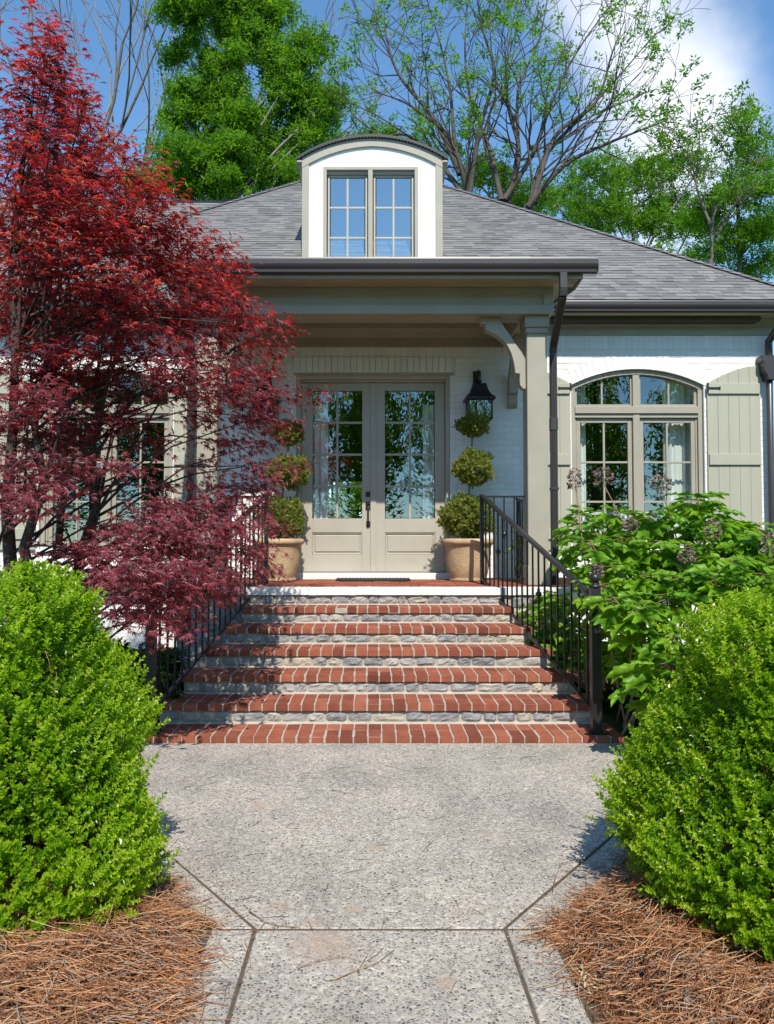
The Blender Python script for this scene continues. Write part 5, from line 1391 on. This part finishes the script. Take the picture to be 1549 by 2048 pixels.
# ================================================================ JAPANESE MAPLE
def japanese_maple():
    rr = np.random.default_rng(77); base = Vector((-2.50, 5.55, .02))
    t = thing('japanese_maple', base, 'red-leaved japanese maple spreading over the left railing and porch corner', 'tree')
    pads = []                                       # px, py, half width px, half height px
    rows = {60:[(98,26,20)],105:[(80,34,22),(120,24,18)],150:[(70,34,24),(125,36,26)],200:[(62,40,26),(120,46,28),(172,24,16)],250:[(55,46,28),(115,50,30),(180,36,20)],300:[(35,46,28),(100,50,30),(165,46,26),(232,36,20)],350:[(40,50,28),(110,52,30),(185,50,28),(255,44,24),(305,24,14)],
        400:[(30,50,28),(100,54,30),(175,54,30),(250,52,28),(320,40,22)],450:[(40,54,30),(120,56,30),(205,56,30),(285,54,28),(355,44,24)],500:[(30,54,30),(115,58,30),(205,58,30),(290,58,30),(375,54,28),(445,40,22)],
        550:[(50,56,30),(140,60,30),(235,60,30),(325,60,30),(405,56,28),(462,36,20)],600:[(40,56,30),(130,60,30),(225,60,30),(320,60,30),(410,58,28),(470,34,20)],650:[(50,58,30),(150,60,30),(250,62,30),(345,60,30),(430,54,26),(505,40,18),(556,30,10)],
        700:[(60,60,30),(170,62,30),(275,62,30),(375,60,28),(465,54,22),(540,40,14)],745:[(50,58,28),(150,60,28),(255,60,28),(360,60,26),(455,58,24),(535,44,16)],790:[(60,58,26),(165,60,26),(270,56,22),(375,54,22),(470,54,20),(545,44,16),(618,40,8)],
        840:[(50,54,24),(150,56,24),(240,36,14),(420,40,14),(500,48,18),(560,32,12)],885:[(60,54,22),(160,50,20),(300,36,12),(465,44,16),(525,36,14)],930:[(45,52,20),(140,48,18),(250,30,10),(400,34,10),(510,40,14),(590,18,7)],
        975:[(30,48,18),(120,44,16),(330,36,10),(455,50,14),(520,40,14)],1015:[(290,44,14),(370,52,18),(450,56,18),(530,36,10),(60,36,12)],1055:[(210,50,14),(310,58,20),(400,58,20),(480,50,16),(560,18,6)],
        1100:[(150,48,12),(240,60,20),(330,60,22),(420,58,20),(500,40,14)],1140:[(190,56,18),(280,60,22),(370,60,22),(450,50,18),(515,22,9)],1185:[(250,48,18),(330,54,20),(410,46,16),(470,26,10)],1225:[(300,36,16),(355,36,14),(235,20,8)],1255:[(345,30,10)]}
    for py, row in rows.items():
        for px, hw, hh in row:
            f = np.clip((px-60)/520, 0, 1)
            d = 5.35+.9*f+rr.uniform(-.9, .75)*(1-.35*f) if py < 990 else 5.0+.75*f+rr.uniform(-.45, .35)
            if px > 520: d = 6.5+rr.uniform(-.2, .5)
            pads.append((px, py, d, hw, hh))
            if hw > 50 and py < 700 and rr.uniform() < .5: pads.append((px+rr.uniform(-30, 30), py+rr.uniform(-20, 20), d+rr.uniform(.5, 1.0), hw, hh))
    trunk = MB(); twig = MB()
    stems = []
    for tx, ty, h, wob in ((-2.62, 5.6, 3.9, .10), (-2.35, 5.5, 3.2, .12), (-2.05, 5.75, 2.4, .16), (-2.95, 5.4, 2.6, .14)):
        pts = [base.copy()]
        for i in range(1, 8):
            f = i/7; pts.append(Vector((base.x+(tx-base.x)*min(1, f*1.5)+rr.normal(0, wob*.35), base.y+(ty-base.y)*min(1, f*1.4)+rr.normal(0, wob*.35), base.z+h*f)))
        trunk.tube(pts, [.062*(1-.8*i/7)*(h/3.9)**.6 for i in range(8)], 8); stems.append(pts)
    flat = [p for s_ in stems for p in s_[1:]]
    P, Mx, RN, AX = [], [], [], []
    for px, py, d, hw, hh in pads:
        c = U(px, py, d); s_ = d/F; rx, rz = hw*s_, hh*s_; ry = max(.28, rx*1.1)
        cands = sorted(flat, key=lambda p: (p-c).length+max(0, p.z-c.z+.25)*3)[:6]; o = cands[int(rr.integers(0, len(cands)))]; o = o+Vector((rr.normal(0, .02), rr.normal(0, .02), rr.normal(0, .12)))
        dv = c-o; L = dv.length
        mid = o+dv*.5+Vector((rr.normal(0, .06), rr.normal(0, .06), .10*L))
        trunk.tube([o, o*.6+mid*.4+Vector((0,0,.03)), mid, c], [.013, .010, .007, .003], 5, cap=False)
        outd = Vector((c.x-base.x, c.y-base.y-.3, 0)); outd = outd.normalized() if outd.length > .15 else Vector((.4, -.9, 0))
        area = hw*hh*4
        n = int(min(225, 26+area*.044))
        nb = max(3, n//11); pts = []
        for b in range(nb):
            a = rr.uniform(0, 6.28); q = math.sqrt(rr.uniform(.04, 1)); tip = Vector((c.x+q*rx*math.cos(a), c.y+q*ry*math.sin(a), c.z+rr.uniform(-.8, .8)*rz-.35*rz*q))
            twig.tube([c, (c+tip)/2+Vector((0,0,.02)), tip], [.004, .003, .0015], 3, cap=False)
            for _ in range(n//nb):
                o2 = rr.normal(0, 1, 3)*np.array([.08, .09, .045]); pts.append((np.array(tip)+o2, a, q))
        for p, a, q in pts:
            loc = np.array([math.cos(a), math.sin(a), 0])*.6+np.array(outd)*.8+np.array([0, 0, -.42])+rr.normal(0, .42, 3)
            nm = np.array([0, 0, 1.0])+np.array(outd)*.40+np.array([.1, -.35, 0])+rr.normal(0, .34, 3)
            P.append(p); AX.append(loc); Mx.append(nm); w_ = float(np.clip((1020-py)/480, 0, 1)); RN.append(float(np.clip(rr.beta(2, 2)*(.50+.22*w_)+.01+.30*w_+rr.normal(0, .05), .01, .98)))  # tone by height: shaded sky sheen low, backlit red high, painted into colour
    trunk.build('trunk', 'bark_dark', t, fixn=False); twig.build('twigs', 'bark_dark', t, fixn=False)
    k = len(P); P = np.array(P); Ms = frames(np.array(AX), np.array(Mx), rr.uniform(.028, .060, k))
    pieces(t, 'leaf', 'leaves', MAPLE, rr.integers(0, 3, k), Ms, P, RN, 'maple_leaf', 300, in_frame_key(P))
    print('maple leaves', k)
japanese_maple()

# ================================================================ HYDRANGEAS
def hydrangea(base, leaves, heads, label, seed, n_fill=0, region=None, group='oakleaf hydrangeas by the right wall', size=.20):
    """leaves: (px, py, depth, size) whorl centres; stems run from the base to every whorl"""
    rr = np.random.default_rng(seed); base = Vector(base); t = thing('hydrangea', base, label, 'shrub', group)
    st = MB(); P, AX, NM, SC = [], [], [], []
    for px, py, d, sz in leaves:
        c = U(px, py, d); foot = base+Vector((rr.normal(0, .28), rr.normal(0, .2), 0)); foot.x += (c.x-base.x)*.35
        mid = foot*.45+c*.55+Vector((rr.normal(0, .06), rr.normal(0, .06), .05))
        st.tube([foot, mid, c+Vector((0,0,-.03))], [.010, .008, .005], 5, cap=False)
        n = int(rr.integers(8, 12)); a0 = rr.uniform(0, 6.28)
        for i in range(n):
            a = a0+i*2.4+rr.normal(0, .25); lvl = i/n; el = .25-.75*(1-lvl)+rr.normal(0, .15)
            ax = np.array([math.cos(a), math.sin(a), el]); nm = np.array([-.25*math.cos(a)*el, -.25*math.sin(a)-.25, 1.0])+rr.normal(0, .16, 3)
            pet = sz*(.25+.30*(1-lvl)); p = np.array(c)+np.array([math.cos(a)*pet, math.sin(a)*pet, -.16*(1-lvl)-.02+pet*.2])
            st.tube([c+Vector((0,0,-.08*(1-lvl)-.02)), Vector(p)], [.003, .002], 3, cap=False)
            P.append(p); AX.append(ax); NM.append(nm); SC.append(1.12*sz*rr.uniform(.75, 1.15)*(1.1-.35*lvl))
    # dead grey canes and dry flower heads kept from last summer
    for px, py, d, hw, hh in heads:
        c = U(px, py, d); foot = base+Vector((rr.normal(0, .25)+(c.x-base.x)*.4, rr.normal(0, .2), 0))
        mid = foot*.5+c*.5+Vector((rr.normal(0, .05), 0, 0)); cane = MB(); zb = c.z-hh*d/F
        cane.tube([foot, mid, Vector((c.x+.01, c.y, zb)), c], [.009, .007, .005, .003], 5, cap=False); cane.build('cane', 'twig', t, fixn=False)
        k = 90; u = rr.normal(0, 1, (k, 3)); u /= np.linalg.norm(u, axis=1, keepdims=True); s_ = d/F
        zt = rr.uniform(-1, 1, k); rad = np.sqrt(np.clip(1-((zt+.25)/1.25)**2, .05, 1))*rr.uniform(.6, 1, k); th = rr.uniform(0, 6.28, k)
        pos = np.stack([c.x+rad*np.cos(th)*hw*s_, c.y+rad*np.sin(th)*hw*s_, c.z+zt*hh*s_], 1)
        Ms = frames(np.stack([np.cos(th), np.sin(th), rr.normal(-.1, .4, k)], 1), rr.normal(0, 1, (k, 3)), rr.uniform(.8, 1.25, k))
        pv = [(0,0,0),(-.009,.012,.004),(0,.026,-.003),(.009,.012,.004)]; tm = Tmpl(pv+[(p[1]-.004, -p[0], p[2]+.003) for p in pv], [(0,1,2),(0,2,3),(4,5,6),(4,6,7)], 'petal')
        V, T, rv = joined(tm, Ms, pos, rr.uniform(0, 1, k)); link('dry_flower_head', np_mesh('dry_flower_head', V-np.array(OFF[t.name]), T, 'flower_dry', rv), t)
    st.build('stems', 'twig', t, fixn=False)
    k = len(P); P = np.array(P); Ms = frames(np.array(AX), np.array(NM), np.array(SC))
    pieces(t, 'leaf', 'leaves', OAK, rr.integers(0, 3, k), Ms, P, np.clip(rr.beta(2, 2, k), .03, .72), 'hyd_leaf', 300, in_frame_key(P))
    return t
rh = np.random.default_rng(9)
W1 = [(1225,1010,7.4,.24),(1300,1015,7.3,.25),(1395,985,7.6,.26),(1365,1030,7.2,.24),(1440,1040,7.2,.25),(1500,1060,7.0,.26),(1540,1075,6.8,.26),(1240,1065,7.0,.25),(1310,1080,6.8,.25),(1180,1075,6.6,.22),(1380,1085,6.7,.26),(1460,1110,6.4,.26),(1525,1140,6.0,.26),(1230,1120,6.2,.22),(1290,1140,6.1,.26),(1360,1140,6.2,.26),(1430,1150,6.0,.25),(1205,1160,6.0,.19),(1500,1190,5.6,.25),(1155,1040,7.8,.2),(1330,1180,5.8,.22),(1265,1040,7.5,.24),(1340,1050,7.4,.24),(1420,1010,7.5,.25),(1470,1045,7.6,.25),(1520,1040,7.5,.24),(1275,1105,6.9,.25),(1345,1100,7.0,.25),(1415,1090,7.0,.25),(1490,1090,6.9,.26),(1545,1110,6.6,.26),(1175,1110,6.9,.22),(1250,1160,6.2,.25),(1325,1150,6.3,.25),(1395,1170,6.1,.25),(1465,1160,6.0,.26),(1540,1190,5.8,.26),(1260,1200,6.5,.24),(1200,1060,7.5,.2),(1160,1010,8.2,.16),(1540,1230,5.6,.24),(1250,1270,6.4,.24),(1255,1300,6.3,.2)]
W1b = [(1225,1185,5.6,.19),(1275,1200,5.5,.22),(1305,1235,5.4,.2),(1300,1330,5.15,.22),(1335,1310,5.05,.22),(1325,1385,5.0,.18),(1350,1260,5.2,.2)]
hydrangea((3.0, 7.0, .03), W1, [(1150,957,7.3,13,20),(1207,953,7.2,20,18),(1322,966,7.2,20,15),(1425,1058,6.6,16,20),(1542,1088,6.2,16,22),(1262,1048,7.0,12,10),(1375,1112,6.4,16,12)],
    'large oakleaf hydrangea with dry brown flower heads under the right window', 81)
hydrangea((2.05, 5.75, .03), W1b, [(1268,1240,5.4,14,16),(1195,1140,6.0,9,12)], 'low big-leaved hydrangea spilling around the right railing newel', 82)
W2 = [(1085,1230,7.4,.17),(1110,1255,7.2,.2),(1140,1240,7.3,.2),(1095,1200,7.7,.16),(1130,1190,7.5,.2),(1075,1270,7.3,.16),(1120,1290,7.0,.2),(1150,1290,6.8,.2),(1110,1180,7.8,.15),(1060,1190,7.9,.12),(1165,1240,7.0,.2),(1050,1065,8.9,.16),(1060,1100,8.9,.16)]
hydrangea((2.3, 7.5, .03), W2, [], 'small hydrangea growing behind the right stair railing next to the porch column', 83)
W3 = [(1205,1430,5.6,.2),(1240,1450,5.3,.2),(1190,1375,5.8,.2),(1220,1290,5.9,.2)]
# ================================================================ DARK SHRUB LEFT OF THE STEPS
def low_shrub(c, r_, label, seed, n, scale, mat='dark_leaf'):
    rr = np.random.default_rng(seed); t = thing('low_shrub', c, label, 'shrub', 'low dark shrubs left of the steps'); c = np.array(c)
    mb = MB(); pts, ax = [], []
    for i in range(n//30):
        a = rr.uniform(0, 6.28); e = rr.uniform(.15, 1.2); d = np.array([math.cos(a)*math.cos(e), math.sin(a)*math.cos(e), math.sin(e)])*np.array(r_)
        tip = c+d*rr.uniform(.6, 1.05); mb.tube([Vector(c), Vector(c*.5+tip*.5+np.array([0,0,.05])), Vector(tip)], [.008, .005, .002], 4, cap=False)
        for _ in range(30):
            f = rr.uniform(.35, 1); pts.append(c+(tip-c)*f+rr.normal(0, .03, 3)); ax.append(d/np.linalg.norm(d)+rr.normal(0, .35, 3))
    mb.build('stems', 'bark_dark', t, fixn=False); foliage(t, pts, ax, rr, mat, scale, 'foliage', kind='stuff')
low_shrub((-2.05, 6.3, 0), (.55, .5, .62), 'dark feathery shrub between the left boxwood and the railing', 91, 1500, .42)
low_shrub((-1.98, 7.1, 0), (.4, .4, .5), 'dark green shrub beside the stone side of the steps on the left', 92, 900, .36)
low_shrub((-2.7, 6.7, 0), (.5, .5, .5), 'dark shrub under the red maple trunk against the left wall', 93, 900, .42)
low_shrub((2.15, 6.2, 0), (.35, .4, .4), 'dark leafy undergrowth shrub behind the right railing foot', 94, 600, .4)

# ================================================================ PINE STRAW
def straw(name, label, n, seed, x_of, y_rng, fz, edge_fn):
    rr = np.random.default_rng(seed); y = rr.uniform(*y_rng, n); e = edge_fn(y)
    x = e+x_of*rr.exponential(.85, n)*1.0-x_of*rr.exponential(.035, n)
    keep = np.abs(x-e) < 2.6; x, y, e = x[keep], y[keep], e[keep]; n = len(x)
    L = rr.uniform(.07, .21, n); th = rr.uniform(0, 2*np.pi, n)
    th = np.where(rr.uniform(0, 1, n) < .5, rr.normal(.5*x_of+.3, .6, n), th)
    lift = np.abs(rr.normal(0, .028, n)); tilt = rr.normal(0, .16, n); cv = rr.normal(0, .25, n)
    z0 = np.maximum(fz(x, y), 0.0)+.004+lift*np.clip(np.abs(x-e)/.15, .15, 1)*np.where(x_of*(x-e) > 0, 1, .2)
    ts = np.array([-.5, -.17, .17, .5]); V = np.zeros((n, 4, 2, 3)); wd = rr.uniform(.0008, .0014, n)
    for i, tt in enumerate(ts):
        a = th+cv*tt*2; px = x+np.cos(th)*L*tt-np.sin(th)*cv*L*(tt*tt-.08); py = y+np.sin(th)*L*tt+np.cos(th)*cv*L*(tt*tt-.08)
        pz = z0+np.sin(tilt)*L*tt+.02*(.25-tt*tt)*0+np.abs(cv)*.02*(1-4*tt*tt)
        pz = np.maximum(pz, np.maximum(fz(px, py), 0)+.002)
        for j, s_ in enumerate((-1, 1)):
            k = s_*wd*(1-.5*abs(tt)); V[:, i, j, 0] = px-np.sin(a)*k; V[:, i, j, 1] = py+np.cos(a)*k; V[:, i, j, 2] = pz+(.0012 if j else 0)
    q = []
    for i in range(3): b = i*2; q += [(b, b+1, b+3), (b, b+3, b+2)]
    T = (np.array(q)[None]+(np.arange(n)*8)[:, None, None]).reshape(-1, 3)
    rn = np.repeat(rr.uniform(.02, .98, n), 8)
    o = link(name, np_mesh(name, V.reshape(-1, 3), T, 'straw', rn), None, (0, 0, 0), 'stuff'); return setp(o, label, 'pine straw', 'pine straw mulch beds')
def el(y): return np.where(y < 2.95, -.66, -.66-(y-2.95)*.80)+.035*np.sin(y*8.1)+.02*np.sin(y*21+1)
def er(y): return np.where(y < 2.95, .725, .725+(y-2.95)*.79)+.035*np.sin(y*7.3+2)+.02*np.sin(y*19)
straw('pine_straw', 'brown pine straw mulch around the left boxwood', 34000, 71, -1, (1.3, 4.6), bed_left, el)
straw('pine_straw', 'brown pine straw mulch around the right boxwood', 34000, 72, 1, (1.3, 4.6), bed_right, er)
# needles and crumbs fallen on the paving
rr = np.random.default_rng(99)
n = 420; x = rr.uniform(-1.5, 1.6, n); y = rr.uniform(2.3, 5.5, n); V, T = [], []
ok = (x > -.6-np.maximum(0, y-2.95)*.75) & (x < .65+np.maximum(0, y-2.95)*.75)
for i in np.where(ok)[0]:
    th = rr.uniform(0, 3.14); L = rr.choice((.012, .018, .03, .07, .11)); w = .0022 if L > .025 else rr.uniform(.003, .007); c, s_ = math.cos(th), math.sin(th); b = len(V); cv = rr.normal(0, .2)
    for tt in (-.5, 0, .5):
        ox = -s_*cv*L*(tt*tt); oy = c*cv*L*(tt*tt)
        for k in (-1, 1): V.append((x[i]+c*L*tt-s_*w*k*.5*(1-.8*abs(tt))+ox, y[i]+s_*L*tt+c*w*k*.5*(1-.8*abs(tt))+oy, .0015+.003*(.5-abs(tt))+.0005*k))
    for q in (0, 2): T += [(b+q, b+q+1, b+q+3), (b+q, b+q+3, b+q+2)]
o = link('leaf_litter', np_mesh('leaf_litter', np.array(V), np.array(T), 'twig_dark' if 'twig_dark' in M else 'bark_dark', None), None, (0, 0, 0), 'stuff')
setp(o, 'dark crumbs and stray needles scattered over the pale concrete walk', 'litter')
def twig(pts, r, label, side=()):
    p0 = pts[0]; m = MB(); m.tube(pts, [r*(1-.5*i/(len(pts)-1)) for i in range(len(pts))], 5)
    for s_ in side: m.tube(s_, r*.5, 4)
    o = m.build('twig', 'twig', None, (p0[0], p0[1], 0)); setp(o, label, 'twig', 'fallen twigs')
def gp(px, py, z=.006): p = G(px, py, 0); return (p.x, p.y, z)
twig([gp(672,1962), gp(715,1945,.01), gp(755,1930,.008), gp(790,1902)], 0.0022, 'longest fallen twig lying across the front slab of the walk', [[gp(672,1962), gp(650,1965)], [gp(715,1945), gp(735,1915)]])
twig([gp(595,1940), gp(640,1925,.01), gp(690,1916), gp(722,1925)], 0.0016, 'thin curved twig beside the tan stain on the walk', [[gp(640,1925), gp(610,1915)]])
twig([gp(498,1825), gp(530,1848,.01), gp(560,1855), gp(600,1857)], 0.0022, 'brown twig lying along the left joint corner of the walk', [[gp(530,1848), gp(505,1880)]])
twig([gp(702,1544), gp(740,1548), gp(790,1560)], 0.0016, 'short twig on the middle of the landing slab')
twig([gp(770,1532), gp(805,1540), gp(838,1545)], 0.0016, 'pale twig on the landing nearer the brick steps')
twig([gp(665,1582), gp(700,1588), gp(735,1598)], 0.0016, 'faint twig just below the middle of the landing slab')
# fallen cream blossom on the right border
t = thing('fallen_blossom', gp(1172, 1960, 0), 'cream wilted blossom sprig lying on the right border of the walk', 'blossom')
k = 26; c = np.array(gp(1172, 1965, .015)); pos = c+rr.normal(0, 1, (k, 3))*np.array([.016, .055, .006]); pos[:, 2] = np.maximum(pos[:, 2], .004)
v, tt = leaf_ovate(.03, .012, .3, .1); tm = Tmpl(v, tt, 'petal')
V, T, rv = joined(tm, frames(rr.normal(0, 1, (k, 3))*np.array([1, 1, .3]), rr.normal(0, 1, (k, 3))+np.array([0, 0, 1]), rr.uniform(.6, 1.1, k)), pos, rr.uniform(0, 1, k))
M['blossom'] = leafmat('cream_petal', [(0,(.50,.46,.26)),(1,(.62,.60,.42))], .3, 1.0, .6, .2)
link('petals', np_mesh('petals', V-np.array(OFF[t.name]), T, 'blossom', rv), t)
m = MB(); m.tube([gp(1168, 1925), gp(1172, 1960, .008), gp(1180, 1990)], .003, 5); m.build('stalk', 'twig', t)
# broad dead leaves on the straw
for i, (px, py, a_, sz, lab) in enumerate(((345, 1925, .5, .075, 'grey curled dead leaf lying nearest the walk on the left pine straw'), (300, 1868, 2.2, .055, 'pale dead leaf on the left pine straw below the boxwood edge'), (150, 1985, 1.2, .06, 'brown dead leaf far out on the left pine straw'), (1385, 2010, 4.0, .055, 'small dead leaf on the right pine straw'))):
    p = G(px, py, .07); z = float((bed_left if p.x < 0 else bed_right)(np.array(p.x), np.array(p.y)))+.022
    v, tt = leaf_ovate(sz, sz*.62, .30, .25); v = v+[(0, sz*.5, -.004)]; Mx = frames(np.array([[math.cos(a_), math.sin(a_), .12]]), np.array([[.1, -.15, 1.0]]), [1.0])
    V, T, rv = joined(Tmpl(v, tt), Mx, np.array([[0, 0, 0]]), [.35+.2*i]); o = link('dead_leaf', np_mesh('dead_leaf', V, T, 'flower_dry', rv), None, (p.x, p.y, z)); setp(o, lab, 'leaf', 'dead leaves on the straw')
# the wood across the street, mirrored in the glass
def treeline():
    rr = np.random.default_rng(123); mb = MB(); pts, ax = [], []
    for i in range(34):
        x = -34+i*2.05+rr.normal(0, .5); y = -19+rr.normal(0, 2.0); h = rr.uniform(9.5, 14)
        mb.tube([(x, y, 0), (x+rr.normal(0, .3), y, h*.5), (x+rr.normal(0, .5), y, h*.95)], [.2, .14, .04], 6)
        k = 480; u = rr.normal(0, 1, (k, 3)); u /= np.linalg.norm(u, axis=1, keepdims=True); q = u*rr.uniform(.35, 1.1, (k, 1))*np.array([1.9, 1.7, h*.42])
        pts.append(np.array([x, y, h*.56])+q); ax.append(u+np.array([0, 0, -.3]))
    t = thing('treeline', (0, -19, 0), 'leafy wood across the street mirrored in the door glass', 'trees'); t['kind'] = 'stuff'
    o = mb.build('trunks', 'bark', t, fixn=False, kind='stuff'); foliage(t, np.concatenate(pts), np.concatenate(ax), rr, 'tree_leaf', 2.0, 'crowns', kind='stuff')
treeline()
